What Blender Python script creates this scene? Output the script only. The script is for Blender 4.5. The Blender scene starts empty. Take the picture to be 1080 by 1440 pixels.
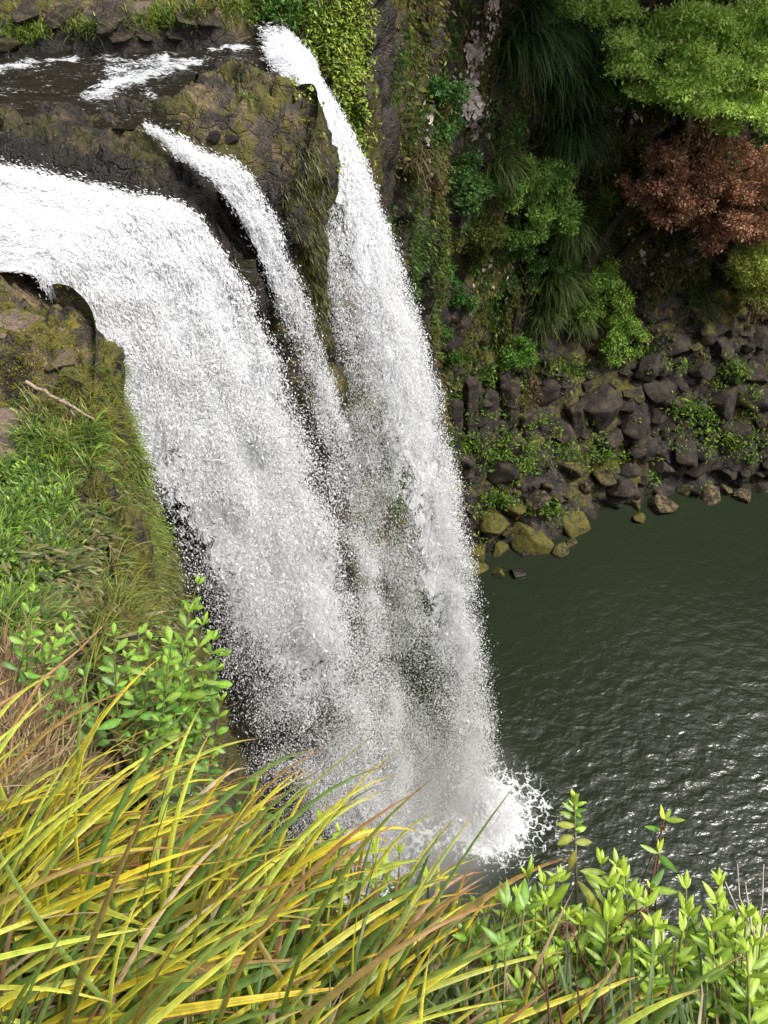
import bpy, math, random, time
import numpy as np
T0 = time.time()
PI = math.pi
rng = np.random.default_rng(7)
scene = bpy.context.scene
COL = scene.collection
R_ = math.radians

# ------------------------------------------------------------------ camera
CAM = np.array([0.0, 0.0, 29.0])
PITCH = R_(50)
FPX = 1150.0
def ray(u, v):
    a, b = (u-540)/FPX, (v-720)/FPX
    c, s = math.cos(PITCH), math.sin(PITCH)
    return np.array([a, c - b*s, -s - b*c])
def at_z(u, v, z):
    d = ray(u, v); return CAM + d*((z-CAM[2])/d[2])
def at_y(u, v, y):
    d = ray(u, v); return CAM + d*(y/d[1])
def at_d(u, v, t):
    return CAM + ray(u, v)*t

cd = bpy.data.cameras.new('camera'); cam = bpy.data.objects.new('camera', cd); COL.objects.link(cam)
cam.location = CAM; cam.rotation_euler = (R_(90)-PITCH, 0, 0)
cd.sensor_fit = 'VERTICAL'; cd.sensor_height = 24; cd.lens = 24*FPX/1440
cd.clip_start = 0.05; cd.clip_end = 800
scene.camera = cam

# ------------------------------------------------------------------ noise
def _h(ix, iy, iz, seed):
    n = (ix.astype(np.int64)*374761393 + iy.astype(np.int64)*668265263 + iz.astype(np.int64)*2147483647*3 + iz.astype(np.int64)*1274126177 + seed*974634777) & 0xffffffff
    n = ((n ^ (n >> 13))*1274126177) & 0xffffffff
    n = ((n ^ (n >> 16))*2246822519) & 0xffffffff
    n = n ^ (n >> 15)
    return (n & 0xffffff)/float(0x1000000)
def vnoise(P, seed=0):
    P = np.asarray(P, float); I = np.floor(P); f = P-I; I = I.astype(np.int64)
    w = f*f*f*(f*(f*6-15)+10)
    out = 0
    for dx in (0, 1):
        for dy in (0, 1):
            for dz in (0, 1):
                g = _h(I[:, 0]+dx, I[:, 1]+dy, I[:, 2]+dz, seed)*2-1
                g2 = _h(I[:, 0]+dx, I[:, 1]+dy, I[:, 2]+dz, seed+31)*2-1
                g3 = _h(I[:, 0]+dx, I[:, 1]+dy, I[:, 2]+dz, seed+67)*2-1
                d = g*(f[:, 0]-dx)+g2*(f[:, 1]-dy)+g3*(f[:, 2]-dz)
                ww = (w[:, 0] if dx else 1-w[:, 0])*(w[:, 1] if dy else 1-w[:, 1])*(w[:, 2] if dz else 1-w[:, 2])
                out = out + d*ww
    return out*1.4
def fbm(P, oct=4, seed=0, gain=.5, lac=2.03):
    P = np.asarray(P, float); s = 0; a = 1; t = 0
    for i in range(oct):
        s = s + a*vnoise(P*(lac**i)+i*17.3, seed+i); t += a; a *= gain
    return s/t*1.6
def worley(P, seed=0):
    P = np.asarray(P, float); I = np.floor(P).astype(np.int64)
    n = len(P); F1 = np.full(n, 9.); F2 = np.full(n, 9.); ID = np.zeros(n)
    for dx in (-1, 0, 1):
        for dy in (-1, 0, 1):
            for dz in (-1, 0, 1):
                x, y, z = I[:, 0]+dx, I[:, 1]+dy, I[:, 2]+dz
                c = np.stack([x+_h(x, y, z, seed), y+_h(x, y, z, seed+5), z+_h(x, y, z, seed+9)], 1)
                d = np.sqrt(((P-c)**2).sum(1)); hid = _h(x, y, z, seed+21)
                m = d < F1
                F2 = np.where(m, F1, np.minimum(F2, d)); ID = np.where(m, hid, ID); F1 = np.where(m, d, F1)
    return F1, F2, ID
def sstep(a, b, x):
    t = np.clip((x-a)/(b-a), 0, 1); return t*t*(3-2*t)
def nrm(v):
    return v/np.maximum(np.linalg.norm(v, axis=-1, keepdims=True), 1e-9)

# ------------------------------------------------------------------ mesh makers
def mesh(name, V, F, mat, col=None, smooth=True, uv=None):
    V = np.ascontiguousarray(V, np.float32); F = np.ascontiguousarray(F, np.int32)
    me = bpy.data.meshes.new(name)
    me.vertices.add(len(V)); me.vertices.foreach_set('co', V.ravel())
    k = F.shape[1]
    me.loops.add(F.size); me.loops.foreach_set('vertex_index', F.ravel())
    me.polygons.add(len(F)); me.polygons.foreach_set('loop_start', np.arange(0, F.size, k, dtype=np.int32))
    me.polygons.foreach_set('use_smooth', np.full(len(F), smooth))
    me.update(calc_edges=True)
    if col is not None:
        c = np.ones((len(V), 4), np.float32); c[:, :col.shape[1]] = col
        me.color_attributes.new('Col', 'FLOAT_COLOR', 'POINT').data.foreach_set('color', c.ravel())
    if uv is not None:
        c = np.ones((len(V), 4), np.float32); c[:, :uv.shape[1]] = uv
        me.color_attributes.new('Par', 'FLOAT_COLOR', 'POINT').data.foreach_set('color', c.ravel())
    if mat: me.materials.append(mat)
    return me
def link(name, me, parent=None, loc=None):
    o = bpy.data.objects.new(name, me); COL.objects.link(o)
    if loc is not None: o.location = loc
    if parent: o.parent = parent
    return o
def empty(name, loc):
    o = bpy.data.objects.new(name, None); COL.objects.link(o); o.location = loc; o.empty_display_size = .2
    return o
def tag(o, label=None, cat=None, group=None, kind=None):
    if label: o['label'] = label
    if cat: o['category'] = cat
    if group: o['group'] = group
    if kind: o['kind'] = kind
    return o
def grid_faces(nu, nv, keep=None):
    i = np.arange(nu-1)[:, None]*nv+np.arange(nv-1)[None, :]
    i = i.ravel(); F = np.stack([i, i+nv, i+nv+1, i+1], 1)
    if keep is not None:
        F = F[keep[F].all(1)]
    return F

# ------------------------------------------------------------------ materials
def new_mat(name):
    m = bpy.data.materials.new(name); m.use_nodes = True
    nt = m.node_tree; nt.nodes.clear()
    return m, nt
class N:
    def __init__(s, nt): s.nt = nt
    def n(s, t, **k):
        nd = s.nt.nodes.new(t)
        for a, b in k.items():
            if a in ('op',): nd.operation = b
            elif a == 'bt': nd.blend_type = b
            elif a == 'dt': nd.data_type = b
            elif a.startswith('i_'):
                nd.inputs[int(a[2:])].default_value = b
            else: setattr(nd, a, b)
        return nd
    def l(s, a, b): s.nt.links.new(a, b)
    def noise(s, vec, sc, det=4, rough=.55, dist=0):
        nd = s.nt.nodes.new('ShaderNodeTexNoise'); nd.inputs['Scale'].default_value = sc
        nd.inputs['Detail'].default_value = det; nd.inputs['Roughness'].default_value = rough; nd.inputs['Distortion'].default_value = dist
        if vec is not None: s.l(vec, nd.inputs['Vector'])
        return nd.outputs['Fac']
    def vor(s, vec, sc, feat='F1'):
        nd = s.nt.nodes.new('ShaderNodeTexVoronoi'); nd.feature = feat; nd.inputs['Scale'].default_value = sc
        if vec is not None: s.l(vec, nd.inputs['Vector'])
        return nd
    def rmp(s, x, a, b, lo=0, hi=1):
        nd = s.nt.nodes.new('ShaderNodeMapRange'); nd.clamp = True; nd.interpolation_type = 'SMOOTHSTEP'
        s.l(x, nd.inputs[0])
        for i, v in enumerate((a, b, lo, hi)): nd.inputs[i+1].default_value = v
        return nd.outputs[0]
    def math(s, op, a, b=None):
        nd = s.nt.nodes.new('ShaderNodeMath'); nd.operation = op
        for i, x in enumerate((a, b)):
            if x is None: continue
            if isinstance(x, (int, float)): nd.inputs[i].default_value = x
            else: s.l(x, nd.inputs[i])
        return nd.outputs[0]
    def mix(s, f, a, b, bt='MIX'):
        nd = s.nt.nodes.new('ShaderNodeMix'); nd.data_type = 'RGBA'; nd.blend_type = bt
        for idx, x in ((0, f), (6, a), (7, b)):
            if isinstance(x, (int, float)): nd.inputs[idx].default_value = x
            elif isinstance(x, tuple): nd.inputs[idx].default_value = (*x, 1)
            else: s.l(x, nd.inputs[idx])
        return nd.outputs[2]
    def ramp(s, x, stops):
        nd = s.nt.nodes.new('ShaderNodeValToRGB'); s.l(x, nd.inputs[0]); e = nd.color_ramp.elements
        while len(e) < len(stops): e.new(.5)
        for k, (p, c) in enumerate(stops): e[k].position = p; e[k].color = (*c, 1)
        return nd.outputs[0]
    def sep(s, c):
        nd = s.nt.nodes.new('ShaderNodeSeparateColor'); s.l(c, nd.inputs[0]); return nd.outputs
    def attr(s, nm):
        nd = s.nt.nodes.new('ShaderNodeAttribute'); nd.attribute_name = nm; return nd
    def bump(s, h, st=.5, d=.02, nrm=None):
        nd = s.nt.nodes.new('ShaderNodeBump'); nd.inputs['Strength'].default_value = st; nd.inputs['Distance'].default_value = d
        s.l(h, nd.inputs['Height'])
        if nrm is not None: s.l(nrm, nd.inputs['Normal'])
        return nd.outputs[0]
    def out(s, sh):
        o = s.nt.nodes.new('ShaderNodeOutputMaterial'); s.l(sh, o.inputs[0]); return o
    def pbsdf(s, col, rough=.7, spec=.3, normal=None):
        p = s.nt.nodes.new('ShaderNodeBsdfPrincipled')
        if isinstance(col, tuple): p.inputs['Base Color'].default_value = (*col, 1)
        else: s.l(col, p.inputs['Base Color'])
        if isinstance(rough, (int, float)): p.inputs['Roughness'].default_value = rough
        else: s.l(rough, p.inputs['Roughness'])
        p.inputs['Specular IOR Level'].default_value = spec
        if normal is not None: s.l(normal, p.inputs['Normal'])
        return p

def rock_material(name, dark, mid, light, bumpd=.05, sc=1.0, wet=.35):
    m, nt = new_mat(name); g = N(nt)
    geo = g.n('ShaderNodeNewGeometry'); tc = g.n('ShaderNodeTexCoord'); P = tc.outputs['Object']
    at = g.sep(g.attr('Col').outputs['Color'])           # R moss  G wetness  B light crust
    n1 = g.noise(P, 1.3*sc, 6, .6); n2 = g.noise(P, 7*sc, 5, .65); n3 = g.noise(P, 35*sc, 4, .7)
    base = g.ramp(n1, [(.32, dark), (.5, mid), (.68, light)])
    base = g.mix(g.rmp(n2, .4, .7), base, g.mix(.5, base, mid, 'MULTIPLY'))
    fine = g.ramp(n3, [(.3, (.55, .52, .5)), (.55, (1, 1, 1)), (.75, (1.35, 1.3, 1.25))])
    base = g.mix(.8, base, fine, 'MULTIPLY')
    # tan crust
    cr = g.math('MULTIPLY', g.math('MULTIPLY', at[2], .95), g.rmp(g.noise(P, 2.6*sc, 8, .72), .46, .60))
    base = g.mix(cr, base, g.ramp(n3, [(.3, (.07, .05, .025)), (.7, (.36, .26, .11))]))
    # pale lichen spots
    li = g.math('MULTIPLY', g.rmp(g.noise(P, 3.1*sc, 6, .7), .66, .70), g.rmp(g.noise(P, 14*sc, 2), .45, .55))
    base = g.mix(g.math('MULTIPLY', li, .55), base, (.42, .40, .36))
    # moss on the faces that look up
    up = g.n('ShaderNodeSeparateXYZ'); g.l(geo.outputs['Normal'], up.inputs[0])
    mz = g.math('ADD', at[0], g.math('MULTIPLY', up.outputs[2], .12))
    mm = g.rmp(g.math('ADD', mz, g.math('ADD', g.math('MULTIPLY', g.math('SUBTRACT', n2, .5), 1.5), g.math('MULTIPLY', g.math('SUBTRACT', g.noise(P, 2.3*sc, 6, .7), .5), 2.2))), .42, .56)
    mcol = g.ramp(g.noise(P, 4*sc, 5, .7), [(.3, (.035, .045, .008)), (.5, (.11, .095, .012)), (.7, (.21, .17, .022))])
    mcol = g.mix(g.rmp(g.noise(P, 60*sc, 2), .3, .7, 0, .6), mcol, (.03, .035, .006))
    base = g.mix(g.math('MULTIPLY', mm, g.rmp(at[0], .05, .2)), base, mcol)
    w = g.rmp(at[1], 0, 1, 1, wet)
    cw = g.n('ShaderNodeCombineColor'); [g.l(w, cw.inputs[i]) for i in range(3)]
    base = g.mix(1.0, base, cw.outputs[0], 'MULTIPLY')
    vv = g.vor(P, 6*sc, 'DISTANCE_TO_EDGE').outputs['Distance']
    hh = g.math('ADD', g.math('ADD', g.math('MULTIPLY', n2, .8), g.math('MULTIPLY', n3, .35)), g.math('MULTIPLY', g.rmp(vv, 0, .08), .12))
    wv = g.n('ShaderNodeVectorMath', operation='MULTIPLY_ADD'); wn_ = g.n('ShaderNodeTexNoise'); wn_.inputs['Scale'].default_value = 2.5*sc; wn_.inputs['Detail'].default_value = 5; g.l(P, wn_.inputs['Vector']); g.l(wn_.outputs['Color'], wv.inputs[0]); wv.inputs[1].default_value = (.55/sc,)*3; g.l(P, wv.inputs[2])
    ed = g.vor(wv.outputs[0], 3.2*sc, 'DISTANCE_TO_EDGE').outputs['Distance']; crk = g.rmp(ed, 0, .07)
    hh = g.math('ADD', hh, g.math('MULTIPLY', crk, .22)); base = g.mix(g.math('MULTIPLY', g.rmp(ed, .0, .03, .45, 0), g.rmp(n1, .42, .58)), base, (.012, .010, .008))
    nb = g.bump(hh, .9, bumpd)
    p = g.pbsdf(base, g.rmp(at[1], 0, 1, .85, .28), .4, nb)
    g.out(p.outputs[0]); return m
ROCK = rock_material('wet_basalt', (.022, .018, .014), (.058, .046, .034), (.13, .10, .072), .10)
CLIFFM = rock_material('dark_cliff_rock', (.012, .010, .011), (.032, .026, .026), (.065, .052, .045), .08)
BOULD = rock_material('boulder_basalt', (.015, .0115, .010), (.032, .0245, .021), (.058, .045, .037), .03)
TAN = rock_material('brown_rock', (.09, .065, .055), (.18, .13, .11), (.27, .21, .18), .03)

# ------------------------------------------------------------------ water in the air
m, nt = new_mat('white_water'); g = N(nt)
p = g.n('ShaderNodeBsdfDiffuse'); p.inputs[0].default_value = (.93, .935, .94, 1)
tr = g.n('ShaderNodeBsdfTranslucent'); tr.inputs[0].default_value = (.93, .935, .945, 1)
mx = g.n('ShaderNodeMixShader'); mx.inputs[0].default_value = .5
g.l(p.outputs[0], mx.inputs[1]); g.l(tr.outputs[0], mx.inputs[2]); g.out(mx.outputs[0]); DROP = m
# ------------------------------------------------------------------ terrain
# rim of the cliff from under the camera, round the fall, along the far wall: x, y, z of the rim
RIM = [(60, -14, 27), (30, -9, 27), (14, -4, 27), (6, -1.2, 26.8), (3, -.35, 26.7), (1.5, -.05, 26.7), (.2, .3, 26.7), (-.35, .6, 26.6), (-.85, 1.1, 26.4), (-1.25, 1.8, 25.9), (-1.55, 2.6, 25.0),
       (-1.95, 3.5, 24.3), (-2.55, 5.0, 23.9), (-2.85, 6.6, 24.0), (-3.12, 7.0, 24.15), (-3.45, 7.3, 24.0), (-3.15, 8.0, 23.55), (-2.65, 8.85, 23.4), (-2.1, 9.05, 23.2), (-1.65, 9.15, 23.1), (-1.8, 9.4, 23.1), (-2.1, 9.68, 23.8),
       (-1.35, 9.95, 23.5), (-.9, 10.5, 24.1), (-.9, 11.2, 24.35), (-1.22, 11.78, 24.15), (-1.5, 12.4, 24.0), (-1.25, 13.0, 24.3), (-.55, 13.5, 24.9), (-.2, 14.2, 25.6),
       (0.1, 16, 27.5), (1.3, 19, 31), (3.2, 21.6, 33), (6.3, 21.9, 34), (8.3, 23, 34), (10.3, 24.5, 34), (14, 25.2, 34), (18.2, 25.7, 34), (24, 25.5, 34), (33, 23, 34), (44, 14, 34), (52, 0, 34), (60, -14, 34)]
RIM = np.array(RIM, float)
I_LAND = 28           # first rim point of the far wall
def resample(pts, step):
    pts = np.asarray(pts, float)
    # catmull-rom then even spacing
    P = np.vstack([2*pts[0]-pts[1], pts, 2*pts[-1]-pts[-2]]); out = []
    for i in range(1, len(P)-2):
        p0, p1, p2, p3 = P[i-1:i+3]
        for t in np.linspace(0, 1, 12, endpoint=False):
            out.append(.5*((2*p1)+(-p0+p2)*t+(2*p0-5*p1+4*p2-p3)*t*t+(-p0+3*p1-3*p2+p3)*t**3))
    out.append(pts[-1]); out = np.array(out)
    d = np.r_[0, np.cumsum(np.linalg.norm(np.diff(out[:, :2], axis=0), axis=1))]
    n = max(2, int(d[-1]/step)); s = np.linspace(0, d[-1], n)
    return np.stack([np.interp(s, d, out[:, k]) for k in range(out.shape[1])], 1), s
def bulk(P, seed=3):
    """broken basalt: blocks of two sizes with cracks, plus rough noise"""
    P = P+.35*np.stack([fbm(P*.9, 3, seed+80+k) for k in range(3)], 1)+.06*np.stack([fbm(P*5, 2, seed+90+k) for k in range(3)], 1)
    f1, f2, h = worley(P*np.array([1.0, 1.0, .55]), seed)
    g1, g2, h2 = worley(P*np.array([2.6, 2.6, 1.5])+.3, seed+50)
    return (h-.5)*.55 - .18*(1-sstep(0, .16, f2-f1)) + (h2-.5)*.16 - .07*(1-sstep(0, .2, g2-g1)) + .22*fbm(P*.6, 3, seed) + .07*fbm(P*3, 4, seed+2)
def sweep(rim, step, zstep, zbot, backf, amp, seed, maskf, name, mat, lab):
    Q, s = resample(rim, step)
    tang = np.gradient(Q[:, :2], axis=0); tang = nrm(tang)
    nor = np.stack([tang[:, 1], -tang[:, 0]], 1)
    k = np.ones(15)/15
    nor = nrm(np.stack([np.convolve(np.pad(nor[:, i], 7, 'edge'), k, 'valid') for i in (0, 1)], 1))
    nz = int((Q[:, 2].max()-zbot)/zstep)
    tt = np.linspace(0, 1, nz)
    Z = zbot+(Q[:, 2:3]+.0-zbot)*tt[None, :]
    X = np.repeat(Q[:, 0:1], nz, 1); Y = np.repeat(Q[:, 1:2], nz, 1)
    NX = np.repeat(nor[:, 0:1], nz, 1); NY = np.repeat(nor[:, 1:2], nz, 1)
    b = backf(X, Y, Z)
    V = np.stack([X-NX*b, Y-NY*b, Z], -1).reshape(-1, 3); NN = np.stack([NX, NY, np.full_like(NX, .15)], -1).reshape(-1, 3)
    d = bulk(V, seed)*amp
    top = np.clip((Q[:, 2:3]-Z)/.8, 0, 1).reshape(-1); top = sstep(0, 1, top)
    if name == 'cliff' and step < .1: d = d*(1-.6*sstep(8.2, 7.4, V[:, 1]))
    V = V+NN*(d*top)[:, None]
    me = mesh(name, V, grid_faces(len(Q), nz)[:, ::-1], mat, maskf(V))
    o = link(name, me); tag(o, lab, kind='structure')
    return o, V, NN
MIDN = lambda P: fbm(P*.5, 3, 71)
def mask_near(V):
    x, y, z = V.T; m = np.zeros((len(V), 3))
    left = sstep(8.6, 7.4, y)
    m[:, 0] = left*(.55+.5*fbm(V*.7, 3, 5)) + (1-left)*(.25+.55*fbm(V*.6, 3, 6))
    blk = sstep(9.8, 10.3, y)*sstep(12.2, 11.6, y)*sstep(19, 23, z)
    m[:, 0] = np.maximum(m[:, 0], blk*(.5+.4*fbm(V*1.2, 3, 9)))
    strip = sstep(12.9, 13.3, y)*sstep(14.6, 14.0, y); m[:, 0] *= 1-.8*sstep(14, 14.6, y); m[:, 0] = np.maximum(m[:, 0], strip*.7)
    m[:, 1] = .55*(1-.6*left); m[:, 1] = np.where((y > 7.7) & (y < 10) | (y > 11.6) & (y < 13), .9, m[:, 1])
    m[:, 2] = left*.3
    return np.clip(m, 0, 1)
near_back = lambda X, Y, Z: .0*Z
cliff1, cV, cN = sweep(RIM[5:31], .07, .08, -1.5, near_back, .8, 3, mask_near, 'cliff', ROCK, 'dark wet cliff of broken basalt behind the falling water')
def far_back(X, Y, Z):
    w = sstep(1.5, 5.5, X)
    zz = np.clip(Z, 0, 7.2)
    return w*(zz*.80+np.clip(Z-7.2, 0, 99)*.22)+(1-w)*(np.clip(Z-2, 0, 99)*.03)
def mask_far(V):
    m = np.zeros((len(V), 3)); x, y, z = V.T
    m[:, 0] = .30+.5*fbm(V*.35, 4, 15); m[:, 1] = .15+.5*sstep(1.2, .2, z); m[:, 2] = .15
    return np.clip(m, 0, 1)
farcliff, fV, fN = sweep(RIM[29:40], .15, .15, -1.5, far_back, 1.25, 13, mask_far, 'cliff', CLIFFM, 'dark cliff wall of the plunge pool under hanging plants')
o, _, _ = sweep(np.vstack([RIM[39:]]), .8, .8, -1.5, far_back, 1.6, 14, mask_far, 'cliff', CLIFFM, 'cliff wall of the plunge pool beyond the right edge')
o, _, _ = sweep(RIM[:6], .5, .5, -1.5, near_back, .8, 16, mask_near, 'cliff', ROCK, 'cliff under the lookout')

# top of the cliff as a height field
CP = np.array([(-3.6, 7.0, 24.05), (-4.3, 7.15, 24.2), (-5, 7.1, 24.35), (-8, 7.5, 25.2), (-3.5, 6.4, 24.1), (-5, 6.3, 24.3), (-3.5, 5.7, 23.7), (-3.0, 4.9, 23.8), (-4.4, 5.2, 24.2), (-2.4, 3.9, 24.3), (-4.5, 4, 24.6), (-2, 2.8, 25.2), (-4, 2.5, 25.9),
               (-1.7, 2.0, 25.9), (-3, 1, 26.8), (-.8, .9, 26.7), (-1, 0, 27.1), (0, -.2, 27.0), (3, -1.2, 27), (6, -2.5, 27), (0, -3, 27.3), (-6, 0, 27.3), (-10, 3, 27.3), (-10, -5, 27.5), (14, -7, 27.4), (30, -14, 27.5), (50, -22, 27.5),
               (-1, 13.6, 25.1), (-2.4, 13.15, 24.75), (-4, 13.0, 24.7), (-6, 12.9, 24.7), (-3, 14.3, 25.5), (-6, 14.3, 25.8), (-1, 15, 26.2), (-3, 18, 28.5), (-8, 18, 29), (-12, 14, 26.5), (-1, 19, 29.5), (-10, 22, 31), (-2, 24, 32),
               (-2, 12.4, 23.95), (-3, 12.1, 24.0), (-4, 12.0, 24.05), (-6, 11.8, 24.05), (-9, 11.8, 24.1), (-1.7, 12.7, 23.95), (-13, 12, 24.2), (-5, 10.9, 24.05), (-7, 10.8, 24.05),
               (-3.1, 10.5, 24.34), (-3.0, 11.2, 24.15), (-4, 10.2, 24.5), (-5.2, 10.15, 24.5), (-7, 10.05, 24.5), (-4, 10.95, 24.05), (-3.4, 9.65, 24.25), (-4.2, 9.8, 24.4), (-5.5, 9.9, 24.45), (-2.6, 9.35, 23.85), (-2.15, 9.25, 23.5),
               (-1.8, 11.2, 24.62), (-1.2, 10.9, 24.48), (-2.4, 10.9, 24.5), (-1.5, 10.3, 24.3), (-2.1, 10.5, 24.4), (-1.6, 11.6, 24.45), (-2.3, 11.5, 24.38),
               (-3.3, 10.15, 24.25), (-2.6, 9.95, 24.1), (-3.5, 8.7, 23.85), (-5, 8.8, 24.05), (-8, 8.9, 24.5), (-12, 9, 25)])
def HT(x, y):
    w = 1/((x[:, None]-CP[:, 0])**2+(y[:, None]-CP[:, 1])**2+.03)**2
    return (w*CP[:, 2]).sum(1)/w.sum(1)
rimS, _ = resample(RIM[:38], .12)
def inside(x, y):
    poly = np.vstack([rimS[:, :2], [(14, 60), (-60, 60), (-60, -60), (60, -60)]])
    x1, y1 = poly.T; x2, y2 = np.roll(poly, -1, 0).T; c = np.zeros(len(x), bool)
    for a, b, e, f in zip(x1, y1, x2, y2):
        if b == f: continue
        hit = ((b > y) != (f > y)) & (x < (e-a)*(y-b)/(f-b)+a)
        c ^= hit
    return c
def top_surface(x, y):
    """height, signed rim distance"""
    best = np.full(len(x), 1e9); zr = np.zeros(len(x)); NR = np.zeros((len(x), 2))
    for p in rimS:
        d = (x-p[0])**2+(y-p[1])**2; m = d < best; best = np.where(m, d, best); zr = np.where(m, p[2], zr); NR[m] = p[:2]
    d = np.sqrt(best); ins = inside(x, y); d = np.where(ins, d, -d)
    h = HT(x, y); k = sstep(0, .9, d)
    z = zr*(1-k)+h*k
    z = z-.25*(1-sstep(-.1, .45, d))
    return z, d, NR
def rocky(x, y, z):
    P = np.stack([x, y, z], 1)
    P = P+.30*np.stack([fbm(P*1.1, 3, 180+k) for k in range(3)], 1)+.05*np.stack([fbm(P*6, 2, 190+k) for k in range(3)], 1)
    f1, f2, h = worley(P*np.array([1.3, 1.9, 1.3]), 91); g1, g2, h2 = worley(P*4.1, 97)
    return (h-.5)*.22-.09*(1-sstep(0, .14, f2-f1))+(h2-.5)*.13-.05*(1-sstep(0, .2, g2-g1))+(worley(P*np.array([9., 11., 11.]), 99)[2]-.5)*.045+.05*fbm(P*2.2, 4, 23)+.02*fbm(P*9, 4, 24)
def mask_top(V):
    x, y, z = V.T; m = np.zeros((len(V), 3)); nn = fbm(V*1.1, 4, 40)
    blk = sstep(9.9, 10.3, y)*sstep(11.9, 11.5, y)*sstep(-3.0, -2.4, x)
    slab = sstep(9.5, 9.8, y)*sstep(11.5, 11, y)*(1-sstep(-3.0, -2.4, x))
    left = sstep(7.9, 7.5, y); bank = sstep(12.7, 13.0, y)
    m[:, 0] = blk*(.40+.7*nn)+slab*(.42+.6*nn)+left*(.45+.6*nn)*sstep(5.0, 7, y)+bank*(.35+.4*nn)+left*(1-sstep(5.0, 7, y))*.3
    m[:, 1] = .5*left*sstep(6.5, 5, y)+.85*(1-left)*(1-bank)-blk*.45-slab*.15
    m[:, 2] = blk*.9+left*.85+slab*.6+bank*.5
    m[:, 0] *= 1-sstep(9.75, 9.5, y)*sstep(-2.6, -2.3, x)
    return np.clip(m, 0, 1)
def height_patch(x0, x1, y0, y1, step, name, lab, cut=None):
    xs = np.arange(x0, x1+step, step); ys = np.arange(y0, y1+step, step)
    X, Y = np.meshgrid(xs, ys, indexing='ij'); x, y = X.ravel(), Y.ravel()
    z, d, NR = top_surface(x, y)
    amp = (1-.75*sstep(3.5, 2.0, y))*(1 if step < .2 else 0.6)
    z = z+rocky(x, y, z)*amp
    lim = max(.32, step*1.6); keep = d > -lim
    sn = (d < .0) & keep; q_ = np.clip(-d/lim, 0, 1); off = .13*np.sin(PI*q_)**.8-.10*q_
    dx, dy = (x-NR[:, 0])/np.maximum(-d, 1e-4), (y-NR[:, 1])/np.maximum(-d, 1e-4)
    x = np.where(sn, NR[:, 0]+dx*off, x); y = np.where(sn, NR[:, 1]+dy*off, y); z = np.where(sn, z-.85*q_, z)
    if cut is not None:
        keep &= ~((x > cut[0]+step*.1) & (x < cut[1]-step*.1) & (y > cut[2]+step*.1) & (y < cut[3]-step*.1))
    V = np.stack([x, y, z], 1)
    if step < .2:
        e = sstep(.25, 0, d)*.16*(1-.5*sstep(8, 7.4, y)); V = V+np.stack([fbm(V*2.2, 4, 310+k) for k in range(3)], 1)*e[:, None]
    o = link(name, mesh(name, V, grid_faces(len(xs), len(ys), keep), ROCK, mask_top(V)))
    tag(o, lab, kind='structure'); return o
TOPV = height_patch(-7.5, 2.0, -1.0, 15.5, .045, 'terrain', 'rocky riverbed and banks around the lip of the fall')
height_patch(-60, 60, -40, 60, .5, 'terrain', 'ground beyond the banks', cut=(-7.5, 2.0, -1.0, 15.5))
print('terrain', time.time()-T0)

# ------------------------------------------------------------------ plunge pool
m, nt = new_mat('pool_water'); g = N(nt)
tc = g.n('ShaderNodeTexCoord'); P = tc.outputs['Object']
par = g.sep(g.attr('Par').outputs['Color'])          # R foam  G chop
deep = g.mix(g.noise(P, .12, 3), (.012, .0165, .010), (.018, .0245, .012))
fo = g.noise(P, 2.2, 7, .72, 1.6); fo2 = g.noise(P, 9, 5, .7, .8)
vn = g.n('ShaderNodeTexVoronoi'); vn.feature = 'DISTANCE_TO_EDGE'; vn.inputs['Scale'].default_value = 2.3
wn = g.n('ShaderNodeTexNoise'); wn.inputs['Scale'].default_value = 2.5; wn.inputs['Detail'].default_value = 5; g.l(P, wn.inputs['Vector'])
vm = g.n('ShaderNodeVectorMath', operation='MULTIPLY_ADD'); g.l(wn.outputs['Color'], vm.inputs[0]); vm.inputs[1].default_value = (.9, .9, .9); g.l(P, vm.inputs[2]); g.l(vm.outputs[0], vn.inputs['Vector'])
lace = g.rmp(vn.outputs['Distance'], .02, .13, 1, 0)
fs = g.math('ADD', par[0], g.math('ADD', g.math('MULTIPLY', g.math('SUBTRACT', fo, .5), 1.1), g.math('MULTIPLY', g.math('SUBTRACT', lace, .45), .22)))
fmask = g.math('MULTIPLY', g.rmp(fs, .42, .78), g.rmp(par[0], .02, .2))
fmask = g.math('MULTIPLY', fmask, g.rmp(fo2, .25, .5, .55, 1))
colr = g.mix(fmask, deep, (.80, .84, .85))
mapn = g.n('ShaderNodeMapping'); mapn.inputs['Scale'].default_value = (1, 1.5, 1); mapn.inputs['Rotation'].default_value = (0, 0, .25); g.l(P, mapn.inputs[0])
w1 = g.noise(mapn.outputs[0], 1.5, 2, .45, .8); w2 = g.noise(mapn.outputs[0], 5.5, 2, .5, .3)
hh = g.math('ADD', w1, g.math('MULTIPLY', w2, .3))
chop = g.math('ADD', .08, g.math('MULTIPLY', par[1], .35))
bn = g.n('ShaderNodeBump'); bn.inputs['Distance'].default_value = .17; g.l(hh, bn.inputs['Height']); g.l(chop, bn.inputs['Strength'])
pb = g.pbsdf(colr, g.rmp(fmask, 0, 1, .21, .6), .5, bn.outputs[0]); pb.inputs['IOR'].default_value = 1.33
g.out(pb.outputs[0]); POOL = m
SPL = (3.55, 10.25)
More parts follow.
